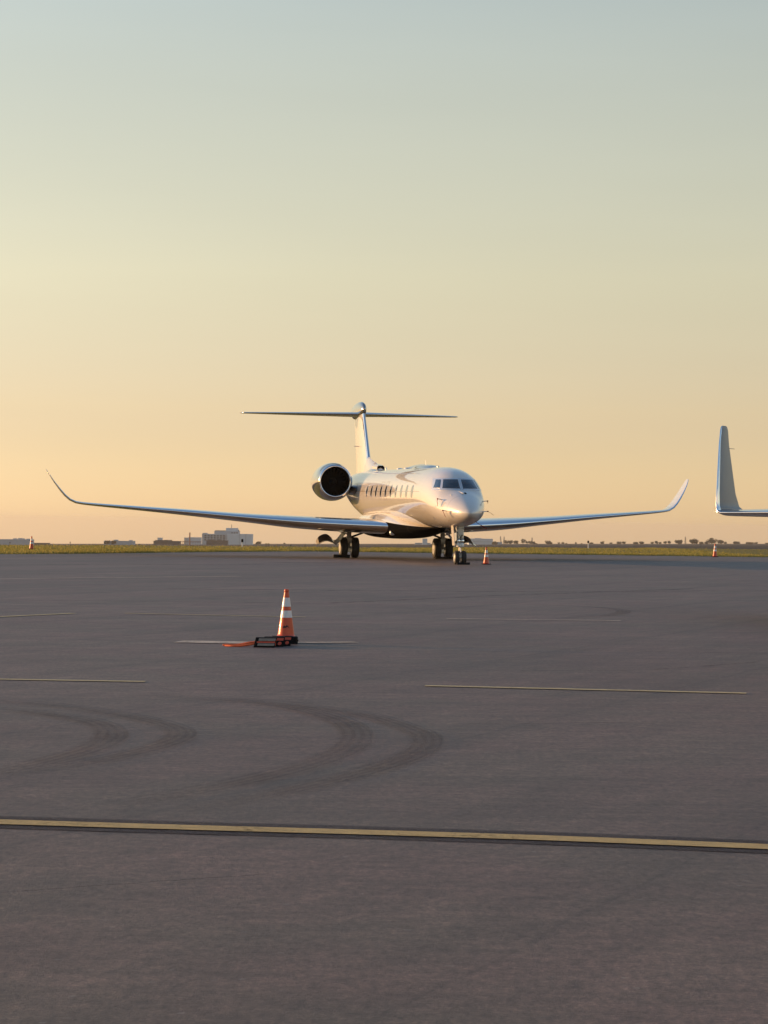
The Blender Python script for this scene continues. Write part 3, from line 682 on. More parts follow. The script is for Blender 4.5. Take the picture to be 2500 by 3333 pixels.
    for (y, z) in [(-.83, 2.575), (-.74, 2.115), (.83, 2.515), (.70, 2.10)]:
        p = nosept(y, z); s_ = math.copysign(1, y)
        MB().tube([p, p+Vector((-.02, .13*s_, .015)), p+Vector((.02, .17*s_, .015))], .016, 8).tube([p+Vector((.0, .16*s_, .015)), p+Vector((.17, .17*s_, .015))], .013, 8).build('pitot_probe', MT['strut'], J)
    for (x, z, ln) in [(14.22, 1.86, .2), (14.08, 1.62, .25)]:
        for sd in (-1, 1):
            p = [Vector((x+t*.02-.0, sd*(half(x, z-t*ln*.42)+.006), z-t*ln*.42)) for t in (0, .5, 1)]
            MB().tube(p, .014, 6).build('vent_slot', MT['frame'], J)
    MB().rings([[(13.05+d[0], d[1], bottom(13.05, 0)+.02) for d in ((.12, 0), (0, .014), (-.12, 0), (0, -.014))], [(12.95+d[0]*.6, d[1], bottom(13.05, 0)-.36) for d in ((.12, 0), (0, .014), (-.12, 0), (0, -.014))]]).build('belly_aerial', MT['paint'], J)
    MB().rings([[(13.7+d[0], d[1], bottom(13.7, 0)+.02) for d in ((.06, 0), (0, .012), (-.06, 0), (0, -.012))], [(13.66+d[0]*.6, d[1], bottom(13.7, 0)-.14) for d in ((.06, 0), (0, .012), (-.06, 0), (0, -.012))]]).build('belly_aerial', MT['paint'], J)
    MB().lathe([(.06, .02), (.055, .11), (.02, .13), (-.06, .13)], (4.95, -1.0, 1.19), 'x', 20).build('belly_light', MT['frame'], J)
    for sd in (-1, 1):                       # probes on the fin
        MB().tube([(-11.0, .05*sd, 5.46), (-11.0, .34*sd, 5.46), (-10.75, .36*sd, 5.46)], .022, 8).build('fin_probe', MT['frame'], fin)
    return J
PHI = .1628
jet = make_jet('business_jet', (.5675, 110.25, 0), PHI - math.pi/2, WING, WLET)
tag(jet, 'white twin engine business jet with black belly parked facing the camera', 'jet', 'parked business jets')
def jw(x, y, z):                            # a point of the jet in the world
    s_, c = math.sin(PHI), math.cos(PHI); return Vector((.5675+x*s_+y*c, 110.25-x*c+y*s_, z))
ang2 = R(-33)
s2, c2 = math.sin(ang2), math.cos(ang2)
tipx, tipy = 6.275, 45.2                     # where the neighbour's wing tip stands
jx = tipx - (-5.0*s2 - 14.48*c2); jy = tipy - (5.0*c2 - 14.48*s2)
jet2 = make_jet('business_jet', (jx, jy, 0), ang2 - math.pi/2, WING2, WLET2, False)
MB().tube([(-5.76, -14.61, 3.12), (-6.04, -14.61, 3.12)], .005, 5).build('static_wick', MT['black_paint'], jet2)
tag(jet2, 'second jet of which only the upright winglet and wing tip enter at the right edge', 'jet', 'parked business jets')

# ------------------------------------------------------------------ traffic cones
def cone_r(z): return .122 - (.122-.026)*(z-.03)/.665
def cone_mesh(mb, z0, z1, off, n=40):
    k = max(2, int((z1-z0)/.03)); return mb.lathe([(z0+(z1-z0)*i/k, cone_r(z0+(z1-z0)*i/k)+off) for i in range(k+1)], (0, 0, 0), 'z', n, cap=False)
def make_cone(loc, rz, label, emblem=False, s=1.0, group='orange traffic cones on the apron'):
    c = tag(empty('traffic_cone', loc, rz), label, 'traffic cone', group); c.scale = (s, s, s)
    h = .165; q = .125
    pts = [(-h, -q), (-q, -h), (q, -h), (h, -q), (h, q), (q, h), (-q, h), (-h, q)]
    MB().rings([[(x*1.0, y*1.0, 0) for x, y in pts], [(x*1.01, y*1.01, .008) for x, y in pts], [(x*1.0, y*1.0, .022) for x, y in pts], [(x*.95, y*.95, .029) for x, y in pts], [(x*.80, y*.80, .034) for x, y in pts]]).build('base', MT['base'], c, 40)
    b = MB(); b.lathe([(.030, .150), (.034, .135), (.045, cone_r(.045)+.004), (.06, cone_r(.06))], n=40, cap=False)
    cone_mesh(b, .06, .655, 0); b.lathe([(.655, cone_r(.655)), (.66, .0345), (.683, .0335), (.688, .031), (.695, .027), (.695, .016), (.66, .015)], n=32, cap=False)
    b.build('body', MT['orange'], c, 50)
    for z0, z1 in ((.295, .395), (.450, .575)):
        m = MB(); m.lathe([(z0, cone_r(z0)+.0004), (z0, cone_r(z0)+.0022)], n=40, cap=False); cone_mesh(m, z0, z1, .0022); m.lathe([(z1, cone_r(z1)+.0022), (z1, cone_r(z1)+.0004)], n=40, cap=False)
        m.build('reflective_collar', MT['collar'], c, 50)
    if emblem:      # a small black mark printed on the front: a peak with a broken left slope
        polys = [[(-.055, -.004), (-.034, .010), (-.018, .020), (-.004, .008), (.012, .030), (.034, .012), (.062, -.024), (.040, -.008), (.020, .004), (.004, -.010), (-.020, -.012), (-.052, -.026), (-.034, -.010)]]
        m = MB()
        for P in polys:
            V = []
            for (x, z) in P:
                zz = .165+z; r = cone_r(zz)+.0016; a = x/r; V.append((r*math.sin(a), -r*math.cos(a), zz))
            m.add(V, [(0, 1, 12), (1, 2, 3, 12), (12, 3, 10, 11), (3, 4, 8, 9), (3, 9, 10), (4, 5, 7, 8), (5, 6, 7)])
        m.build('emblem', MT['emblem'], c, 60).rotation_euler = (0, 0, -rz)
    return c
CX, CY = -1.276, 31.72
make_cone((CX, CY, .066), R(4), 'orange cone with black mark and two white bands, topmost of the stack beside the chocks', True, .938)
for i, lb in ((1, 'middle cone of the foreground stack, only its black base showing'), (0, 'lowest cone of the foreground stack, its black base on the asphalt')):
    make_cone((CX, CY, .033*i), R(4 + (3 if i else -4)), lb, s=.938)
make_cone((4.13, 96.2, 0), R(12), 'orange cone standing to the right of the nose wheel of the jet')
make_cone((17.9, 129.4, 0), R(-8), 'lone orange cone at the grass edge under the upright winglet', s=1.04)
make_cone((-17.36, 118.2, .09), R(20), 'lone orange cone in the grass at the left edge', s=.93)

# ------------------------------------------------------------------ chocks
def make_chock(loc, rz, label, L=.27, W=.20, H=.125, rope=None, group='rubber chocks beside the foreground cone', plates=True, ends=False):
    c = tag(empty('wheel_chock', loc, rz), label, 'chock', group)
    prof = [(-W/2, 0), (-W/2, .012), (-W*.26, H*.97), (-W*.2, H), (W*.2, H), (W*.26, H*.97), (W/2, .012), (W/2, 0)]
    sh = .020    # the left end leans
    MB().rings([[(-L/2 + (sh if False else 0)+.03*(z/H), y, z) for y, z in prof], [(L/2-.004+.03*(z/H)*1.0, y, z) for y, z in prof]]).build('block', MT['chock'], c, 30)
    if plates:
        n = Vector((0, -.97*H, -.24*W)).normalized(); n = Vector((0, -(H*.955), W*.24)).normalized()
        def on(u, t, off): # u along, t up the slope 0..1
            y = -W/2 + (W/2-W*.26)*t; z = .012+(H*.97-.012)*t
            p = Vector((-L/2+.03*(z/H)+u*(L-.004), y, z)) + n*off; return p
        for nm, mt, t0, t1, u0 in (('upper_plate', 'tan', .62, .92, .16), ('orange_strip', 'orange', .40, .56, .10), ('lower_plate', 'tan', .08, .34, .16)):
            V = [on(u0, t0, .0), on(.97, t0, .0), on(.97, t1, .0), on(u0, t1, .0), on(u0, t0, .006), on(.97, t0, .006), on(.97, t1, .006), on(u0, t1, .006)]
            MB().add(V, [(4, 5, 6, 7), (0, 1, 5, 4), (1, 2, 6, 5), (2, 3, 7, 6), (3, 0, 4, 7)]).build(nm, MT[mt], c)
        m = MB().lathe([(L/2-.01, .022), (L/2+.014, .022), (L/2+.016, .018)], (0, -.035, .042), 'x', 16)
        m.build('end_plug', MT['orange'], c, 40)
        MB().box((L/2+.018, -.02, .092), (.01, .075, .026)).build('end_label', MT['orange'], c)
    if ends:        # seen past the chock in front: only a label and a round plug near the right end
        def onf(u, t, off):
            n = Vector((0, -(H*.955), W*.24)).normalized(); y = -W/2 + (W/2-W*.26)*t; z = .012+(H*.97-.012)*t
            return Vector((-L/2+.03*(z/H)+u*(L-.004), y, z)) + n*off
        V = [onf(u, t, o_) for o_ in (.0, .006) for u, t in ((.62, .60), (.94, .60), (.94, .88), (.62, .88))]
        MB().add(V, [(4, 5, 6, 7), (0, 1, 5, 4), (1, 2, 6, 5), (2, 3, 7, 6), (3, 0, 4, 7)]).build('end_label', MT['orange'], c)
        cc_ = onf(.80, .26, 0); e1 = (onf(.9, .26, 0)-cc_).normalized(); e2 = (onf(.80, .4, 0)-cc_).normalized()
        V = [tuple(onf(.80, .26, o_)+(e1*math.cos(2*math.pi*k/14)+e2*math.sin(2*math.pi*k/14))*.024) for o_ in (0, .008) for k in range(14)]
        MB().add(V, [tuple(range(14, 28))]+[(k, (k+1) % 14, 14+(k+1) % 14, 14+k) for k in range(14)]).build('end_plug', MT['orange'], c)
    if rope:
        pts = spline([Vector(p) for p in rope], 6); MB().tube(pts, .0125, 8).build('rope', MT['rope'], c, 60)
    return c
make_chock((-1.515, 30.72, 0), R(3), 'front chock of the row with tan plates and an orange strip facing the camera', rope=[(-.12, -.05, .045), (-.20, -.06, .030), (-.32, -.02, .012), (-.42, .02, .010), (-.50, .10, .010)])
make_chock((-1.415, 30.93, 0), R(4), 'second chock of the row, half hidden behind the one with tan plates', plates=False, ends=True, rope=[(-.12, -.02, .05), (-.26, -.02, .05), (-.40, .02, .02), (-.52, .06, .010), (-.64, .04, .010)])
make_chock((-1.325, 31.14, 0), R(2), 'rearmost chock of the row, next to the stacked cone bases', plates=False, ends=True, rope=[(-.12, -.04, .05), (-.28, -.06, .05), (-.42, -.06, .035), (-.56, -.10, .010), (-.72, -.08, .010)])
p = jw(.62, -2.62, 0); make_chock(tuple(p), PHI + R(2), 'dark chock in front of the wheels under the left wing in the photo', L=.75, W=.22, H=.15, plates=False, group='chocks at the jet wheels')
p = jw(15.62, .05, 0); make_chock(tuple(p), PHI, 'dark chock in front of the nose wheels', L=.52, W=.14, H=.09, plates=False, group='chocks at the jet wheels')
p = jw(.60, 2.15, 0); make_chock(tuple(p), PHI, 'dark chock in front of the wheels nearer the nose gear in the photo', L=.85, W=.16, H=.10, plates=False, group='chocks at the jet wheels')

# ------------------------------------------------------------------ red covers and streamers on the probes
def probe_cover(y, z, streamer, label):
    s_ = math.copysign(1, y); b = Vector((xfront(y, z), y, z)) + Vector((.17, .17*s_, .015))
    root = empty('probe_cover', tuple(jw(*b)), PHI - math.pi/2)
    tag(root, label, 'probe cover', 'red covers on the nose probes')
    MB().lathe([(-.09, .024), (.02, .026), (.035, .016)], (0, 0, 0), 'x', 10).build('sleeve', MT['flag'], root, 40)
    P = spline([Vector(p) for p in streamer], 4); rg = []
    for i, p in enumerate(P):
        w = .034 + .004*math.sin(i*1.1)
        rg.append([(p.x-w, p.y-.004, p.z), (p.x+w, p.y-.004, p.z), (p.x+w, p.y+.004, p.z), (p.x-w, p.y+.004, p.z)])
    MB().rings(rg).build('streamer', MT['flag'], root, 30)
probe_cover(-.83, 2.575, [(-.04, 0, -.01), (-.05, -.01, -.10), (-.03, .0, -.20), (-.04, -.005, -.29)], 'red probe cover with a straight streamer high on the nose, left side in the photo')
probe_cover(-.74, 2.115, [(-.05, 0, -.01), (-.02, .04, -.10), (.0, .08, -.2), (.02, .11, -.26)], 'red probe cover with a slanting streamer low on the nose, left side in the photo')
probe_cover(.83, 2.515, [(-.02, 0, -.01), (-.01, .01, -.05), (-.02, .0, -.09)], 'red probe cover with a short tag high on the right of the nose')
probe_cover(.70, 2.10, [(.0, .01, -.01), (.03, .10, -.06), (.05, .18, -.12), (.05, .22, -.15)], 'red probe cover with a blown streamer low on the right of the nose')
def streamer(name, pts, w, label, cat='streamer'):
    P = spline([Vector(p) for p in pts], 5); rg = [[(p.x-.005, p.y, p.z-w), (p.x+.005, p.y, p.z-w), (p.x+.005, p.y, p.z+w), (p.x-.005, p.y, p.z+w)] for p in P]
    o = MB().rings(rg).build(name, MT['flag'], None, 40); o.location = jw(0, 0, 0); o.rotation_euler = (0, 0, PHI-math.pi/2)
    return tag(o, label, cat, 'streamers hanging under the nose')
yb = lambda x, y: next(z/100 for z in range(120, 240) if half(x, z/100) > abs(y))
x = 16.1; z = yb(x, .45); streamer('warning_streamer', [(x, .44, z+.01), (x, .55, z-.07), (x, .62, z-.12)], .012, 'short dark cord with tag under the right of the nose in the photo')
x = 16.1; z = yb(x, .45); streamer('warning_streamer', [(x, .64, z-.13), (x, .78, z-.20), (x, .90, z-.26)], .028, 'dark red streamer trailing from the right of the nose in front of the far wing')
x = 15.95; z = yb(x, -.5); streamer('warning_streamer', [(x, -.62, z-.06), (x, -.60, z+.05), (x, -.52, z+.08), (x, -.34, z+.01), (x, -.18, z-.03)], .010, 'thin red cord looped under the left of the nose above the nose gear')

# ------------------------------------------------------------------ dry grass standing on the strip
def grass():
    t = NT('dry_grass_blades')
    gi = t.n.new('ShaderNodeNewGeometry')
    c = t.mix(gi.outputs['Random Per Island'], (.33, .275, .070), (.43, .355, .11))
    c = t.mix(t.ramp(t.noise(t.obj, .35, 4, .6), [(.35, 0), (.65, 1)]), c, (.27, .25, .062))
    t.set(Base_Color=c, Roughness=.8, Specular_IOR_Level=.15)
    tl = t.new('ShaderNodeBsdfTranslucent'); t.l.new(c, tl.inputs['Color']); mx = t.new('ShaderNodeMixShader'); mx.inputs[0].default_value = .4
    t.l.new(t.p.outputs[0], mx.inputs[1]); t.l.new(tl.outputs[0], mx.inputs[2]); t.l.new(mx.outputs[0], t.n['Material Output'].inputs['Surface'])
    rnd = random.Random(5); V, F = [], []
    vis = [i for i, p in enumerate(E2) if -34 < p.x < 44 and p.y > 75]
    def surf(i, d):
        r = rows[i]; c_ = crest(E2[i]); ds = [-.15, .05, .35, 1.2, c_*.4, c_*.7, c_, c_+12]
        k = max(0, min(6, bisect.bisect_right(ds, d)-1)); u = (d-ds[k])/(ds[k+1]-ds[k]); a, b = Vector(r[k]), Vector(r[k+1])
        return a.lerp(b, u)
    for _ in range(85000):
        i = rnd.choice(vis); c_ = crest(E2[i]); q = rnd.random()
        d = rnd.uniform(-.12, .5) if q < .10 else (rnd.uniform(0, 6) if q < .3 else rnd.uniform(0, c_+6))
        j = min(i+1, len(E2)-1); p = surf(i, d).lerp(surf(j, d), rnd.random())
        cl = .5+.5*math.sin(p.x*1.7+3*math.sin(p.y*.6))*math.sin(p.y*.9+p.x*.4)
        h = (.035+.075*rnd.random()**1.5)*(.6+.7*cl); w = rnd.uniform(.012, .03)
        if rnd.random() < .02: h *= 1.6
        a = rnd.uniform(0, math.pi); ca, sa = math.cos(a)*w, math.sin(a)*w
        lx, ly = rnd.gauss(0, .35)*h, rnd.gauss(0, .35)*h; n = len(V)
        V += [(p.x-ca, p.y-sa, p.z-.03), (p.x+ca, p.y+sa, p.z-.03), (p.x+ca*.55+lx*.5, p.y+sa*.55+ly*.5, p.z+h*.6), (p.x-ca*.55+lx*.5, p.y-sa*.55+ly*.5, p.z+h*.6), (p.x+lx, p.y+ly, p.z+h)]
        F += [(n, n+1, n+2, n+3), (n+3, n+2, n+4)]
    me = bpy.data.meshes.new('grass'); me.from_pydata(V, [], F); me.update()
    tag(link('grass', me, t.m), 'dry yellow green grass along the far edge of the apron', 'grass', kind='stuff')
grass()

# ------------------------------------------------------------------ far things on the plain
MT['wall_pale'] = simple('pale_building_wall', (.55, .59, .61), .8, var=.06, scale=.08)
MT['wall_grey'] = simple('grey_building_wall', (.38, .41, .43), .8, var=.08, scale=.08)
MT['wall_dark'] = simple('dark_low_building', (.055, .056, .058), .85, var=.1, scale=.1)
MT['window_dark'] = simple('far_window_glass', (.06, .07, .08), .2, var=.1)
MT['rust'] = simple('rust_red_steel', (.20, .075, .05), .8, var=.15, scale=.3)
MT['steel'] = simple('mast_steel', (.16, .15, .14), .7, var=.1)
MT['bark'] = simple('tree_bark', (.06, .05, .04), .9)
def leaf_mat(name, c1, c2):
    t = NT(name); gi = t.n.new('ShaderNodeNewGeometry')
    c = t.mix(gi.outputs['Random Per Island'], c1, c2); t.set(Base_Color=c, Roughness=.8, Specular_IOR_Level=.1); return t.m
MT['leaf_a'] = leaf_mat('leaves_dull_green', (.035, .04, .02), (.075, .072, .036)); MT['leaf_b'] = leaf_mat('leaves_olive', (.045, .045, .024), (.09, .08, .04))
FPX = 7800.0
def far(px, D):                              # a spot on the plain, in metres to the right and depth
    x = (px-1250)/FPX*D; return x, D, zfar(x, D)
def m_px(D): return D/FPX
def building(name, px0, px1, h_px, D, mat, depth, label, cat='building', group=None, base=0, parent=None, roofmat=None):
    k = m_px(D); x, y, z = far((px0+px1)/2, D); w = (px1-px0)*k; h = h_px*k
    root = parent or tag(empty(name, (x, y, z)), label, cat, group)
    return root, x, y, z, w, h, k
def block(root, dx, dy, z0, w, d, h, mat, name='wall'):
    m = MB().box((dx, dy, z0+h/2), (w, d, h)); return m.build(name, mat, root, 30)
def windows(root, dx, y, z0, w, h, nx, nz, ww, wh, name='window'):
    me = None
    for i in range(nx):
        for j in range(nz):
            px_, pz = dx - w/2 + w*(i+.5)/nx, z0 + h*(j+.5)/nz
            if me is None:
                f = MB().box((0, 0, 0), (ww, .3, wh)); o = f.build(name, MT['window_dark'], root); me = o.data
            else:
                o = bpy.data.objects.new(name, me); COL.objects.link(o); o.parent = root
            o.location = (px_, y, pz)
# the big stepped building: px are pixels of the photograph's width turned into metres at its distance
D = 2600; k = m_px(D); x, y, z = far(743, D)
b = tag(empty('stepped_building', (x, y, z)), 'tall pale stepped building on the horizon left of the jet', 'building')
def X(px): return (px-743)*k
def blk(p0, p1, h0, h1, d, dy, mat, nm='wall'): return block(b, X((p0+p1)/2), dy, h0*k, (p1-p0)*k, d, (h1-h0)*k, mat, nm)
blk(743, 823, -6, 35.5, 26, 0, MT['wall_pale'], 'hall')
blk(661, 742.5, -6, 34.5, 24, 3, MT['wall_grey'], 'wing_block')
blk(661, 676, 34.5, 37.5, 10, 3, MT['wall_grey'], 'roof_block')
blk(699, 779, 34.6, 44.5, 20, 8, MT['wall_grey'], 'upper_storey')
blk(736, 774, 44.5, 54.5, 14, 9, MT['wall_pale'], 'tower_block')
blk(775, 778, 44.5, 49, 4, 9, MT['wall_grey'], 'plant_room')
blk(700, 735, 44.5, 46.2, 8, 9, MT['wall_dark'], 'roof_plant')
MB().tube([(X(753), 9, 54*k), (X(753), 9, 66*k)], .35, 6).build('mast', MT['steel'], b)
windows(b, X(702), 3-12.05, 12*k, 70*k, 20*k, 7, 3, 2.2, 1.4)
windows(b, X(765), 8-10.05, 36*k, 24*k, 6*k, 3, 1, 2.0, 1.2)
MB().box((X(783), -13.1, 17*k), (.5, .3, 36*k)).box((X(803), -13.1, 17*k), (.5, .3, 36*k)).build('downpipe', MT['wall_grey'], b)
D2_ = 2500
def low(name, p0, p1, h, mat, d, D, label, cat='building', bumps=0, group=None):
    k = m_px(D); x, y, z = far((p0+p1)/2, D); r = tag(empty(name, (x, y, z)), label, cat, group)
    block(r, 0, 0, -4*k, (p1-p0)*k, d, (h+4)*k, mat, 'wall')
    m = MB().box((0, 0, h*k+.15), ((p1-p0)*k+.5, d+.5, .3)); rnd = random.Random(int(p0))
    for _ in range(bumps):
        u = rnd.uniform(-.45, .45)*(p1-p0)*k; m.box((u, rnd.uniform(-.2, .2)*d, h*k+.3+.4), (rnd.uniform(1.5, 5), 3, rnd.uniform(.6, 1.6)))
    m.build('roof', mat, r)
    return r, k
low('block_tower', 515, 530, 22, MT['wall_pale'], 8, 2700, 'small pale square tower at the left end of the dark low sheds')
low('dark_shed', 504, 588, 11.5, MT['wall_dark'], 20, 2500, 'dark low shed below the small pale square tower', bumps=7)
low('dark_shed', 675, 743, 13.5, MT['wall_dark'], 16, 2450, 'dark low shed in front of the tall stepped building', bumps=3)
r, k = low('pale_plant', 617, 656, 23, MT['wall_pale'], 18, 2700, 'pale flat roofed plant building beside the chimney')
low('pale_hut', 602, 614, 22, MT['wall_grey'], 8, 2720, 'narrow grey building left of the chimney')
x, y, z = far(619, 2680); k = m_px(2680); c = tag(empty('chimney', (x, y, z)), 'slim brown chimney between the pale plant buildings', 'chimney')
MB().lathe([(-2, 2.2*k*.9), (20*k, 2.2*k), (36*k, 1.9*k), (39*k, 2.1*k)], n=16).build('stack', MT['rust'], c, 40)
MB().lathe([(39*k, 1.6*k), (39.6*k, 1.5*k)], n=16).build('rim', MT['wall_dark'], c)
x, y, z = far(622, 2480); k = m_px(2480); rk = tag(empty('pipe_rack', (x, y, z)), 'rust red open steel rack along the dark sheds', 'rack')
m = MB()
for i in range(13): m.box(((i-6)*5.4*k, 0, 5*k), (.7*k, .7*k, 12*k))
m.build('post', MT['rust'], rk)['kind'] = 'stuff'
MB().box((0, 0, 11.2*k), (68*k, 2*k, 1.6*k)).box((0, 0, 8.2*k), (68*k, 2*k, .9*k)).build('beam', MT['rust'], rk)
r, k = low('storage_building', 5, 105, 17, MT['wall_grey'], 30, 2300, 'long grey flat building behind the cone at the left edge', bumps=4)
low('low_wall', 100, 163, 5.5, MT['wall_dark'], 8, 2350, 'very low dark building right of the cone at the left edge')
low('storage_building', 344, 438, 12, MT['wall_grey'], 24, 2400, 'small grey flat building with trees at its left end', bumps=2)
r, k = low('hangar', 1525, 1603, 18.5, MT['wall_pale'], 40, 2900, 'pale hangar on the horizon right of the nose gear')
MB().box((-8*k, 0, 19.5*k), (22*k, 20, 2.5*k)).build('roof_monitor', MT['wall_grey'], r)
MB().box((0, -20.1, 10*k), (74*k, .3, 1.2*k)).build('wall_band', MT['wall_grey'], r)
low('low_shed', 1603, 1634, 7.5, MT['wall_grey'], 20, 2900, 'low grey shed right of the pale hangar')
low('control_building', 1376, 1392, 19, MT['wall_pale'], 8, 2600, 'narrow pale tower seen under the belly of the jet')
low('control_wing', 1352, 1402, 5, MT['wall_grey'], 12, 2640, 'low grey building behind the narrow pale tower under the jet')
def pole(px, h, D, label, name='beacon_post', cat='post', lean=0, head=True, group=None):
    k = m_px(D); x, y, z = far(px, D); r = tag(empty(name, (x, y, z)), label, cat, group)
    MB().tube([(0, 0, -1), (lean*k, 0, h*k)], [1.0*k, .6*k], 8).build('pole', MT['steel'], r)
    if head: MB().box((lean*k, 0, (h-1.5)*k), (3*k, 2*k, 3.4*k)).box((lean*k, 0, (h-6)*k), (2.6*k, 2*k, 1.4*k)).build('lamp_head', MT['wall_dark'], r)
pole(34, 17, 900, 'airfield lamp post in front of the long grey building at the left edge', lean=0)
pole(230, 18, 900, 'lone airfield lamp post between the two grey flat buildings')
pole(455, 11, 900, 'small airfield lamp post right of the grey building with trees')
pole(953, 12, 700, 'dark leaning post nearest the wheels under the left wing', 'leaning_post', lean=-5)
pole(989, 12.5, 700, 'dark post leaning right, close to the gear door under the left wing', 'leaning_post', lean=6)
def marker(px, D, h, label):
    x = (px-1250)/FPX*D; z = .06; r = tag(empty('taxiway_marker', (x, D, z)), label, 'marker')
    MB().lathe([(-.2, .03), (h*.6, .03)], n=8).build('stake', MT['collar'], r); MB().lathe([(h*.6, .07), (h, .07), (h+.03, .03)], n=10).build('cap', MT['base'], r)
marker(790, 148, .42, 'small black topped marker in the grass below the tall stepped building')
marker(1916, 178, .40, 'small black topped marker in the grass right of the far wing root')
def mast(px, h, D, label, lean=0.0, w=4):
    k = m_px(D); x, y, z = far(px, D); r = tag(empty('lattice_mast', (x, y, z)), label, 'mast')
    m = MB(); n = 6
    for sx in (-1, 1):
        for sy in (-1, 1): m.tube([(sx*w*k/2, sy*w*k/2, -1), (sx*w*k*.18+lean*k, sy*w*k*.18, h*k)], .22, 4)
    for i in range(n):
        a, b_ = i/n, (i+1)/n; wa, wb = w*k/2*(1-.64*a), w*k/2*(1-.64*b_)
        m.tube([(-wa+lean*k*a, -wa, h*k*a), (wb+lean*k*b_, -wb, h*k*b_)], .16, 4).tube([(wa+lean*k*a, -wa, h*k*a), (-wb+lean*k*b_, -wb, h*k*b_)], .16, 4)
    m.build('lattice', MT['steel'], r)
    MB().tube([(lean*k, 0, h*k), (lean*k, 0, h*k+2*k)], .15, 4).build('tip', MT['steel'], r)
mast(1632, 26, 3000, 'leaning lattice mast nearest the pale hangar', lean=-2, w=5)
mast(1641, 25, 3000, 'second lattice mast, just right of the leaning one', lean=1, w=4)
mast(1733, 22, 3000, 'lattice mast standing among trees below the far wing', w=5)
mast(2232, 24, 3000, 'pale lattice mast between two round trees on the right', w=5)
def tree(px, w, h, D, label, kind='round', mat='leaf_a', seed=0):
    rnd = random.Random(seed*77+int(px)); k = m_px(D); x, y, z = far(px, D); W, H = w*k, h*k
    r = tag(empty('shrub' if h < 7 else 'tree', (x, y, z)), label, 'shrub' if h < 7 else 'tree', 'trees along the far horizon')
    tr = MB(); limbs = []
    tr.tube([(0, 0, -1.5), (rnd.uniform(-.03, .03)*W, 0, H*.32), (0, 0, H*.6)], [H*.035+.06, H*.028+.05, H*.012+.03], 6)
    nl = 4 if kind == 'round' else 6
    for i in range(nl):
        a = 2*math.pi*i/nl+rnd.uniform(-.4, .4); q = (math.cos(a)*W*rnd.uniform(.2, .36), math.sin(a)*W*rnd.uniform(.2, .36), H*rnd.uniform(.5, .82)); limbs.append(q)
        tr.tube([(0, 0, H*rnd.uniform(.18, .36)), (q[0]*.5, q[1]*.5, q[2]*.75), q], [H*.018+.04, H*.014+.03, .03], 5)
    tr.build('trunk', MT['bark'], r)
    V, F = [], []
    clumps = [(0, 0, H*.66, W*.26)] + [(q[0], q[1], q[2], W*rnd.uniform(.15, .25)) for q in limbs] + [(q[0]*.8, q[1]*.8, q[2]*.62, W*.17) for q in limbs]
    if kind == 'round': clumps += [(rnd.uniform(-.3, .3)*W, rnd.uniform(-.3, .3)*W, H*rnd.uniform(.3, .6), W*rnd.uniform(.16, .24)) for _ in range(5)]
    elif kind == 'bush': clumps += [(rnd.uniform(-.4, .4)*W, rnd.uniform(-.3, .3)*W, H*rnd.uniform(.15, .55), W*rnd.uniform(.12, .2)) for _ in range(7)]
    per = 70 if kind != 'airy' else 50
    for (cx, cy, cz, cr) in clumps:
        for _ in range(per):
            v = Vector((rnd.gauss(0, 1), rnd.gauss(0, 1), rnd.gauss(0, 1))).normalized()*cr*rnd.random()**.4
            p = Vector((cx+v.x, cy+v.y, min(cz+v.z*.8, H*rnd.uniform(.94, 1.02))))
            if p.z < H*.02: continue
            sz = W*rnd.uniform(.03, .07); a = Vector((rnd.gauss(0, 1), rnd.gauss(0, 1), rnd.gauss(0, 1))).normalized(); bq = a.orthogonal().normalized(); cq = a.cross(bq)
            n = len(V); V += [tuple(p-bq*sz), tuple(p+cq*sz*.6), tuple(p+bq*sz), tuple(p-cq*sz*.6)]; F.append((n, n+1, n+2, n+3))
    me = bpy.data.meshes.new('crown'); me.from_pydata(V, [], F); me.update(); link('crown', me, MT[mat], r)
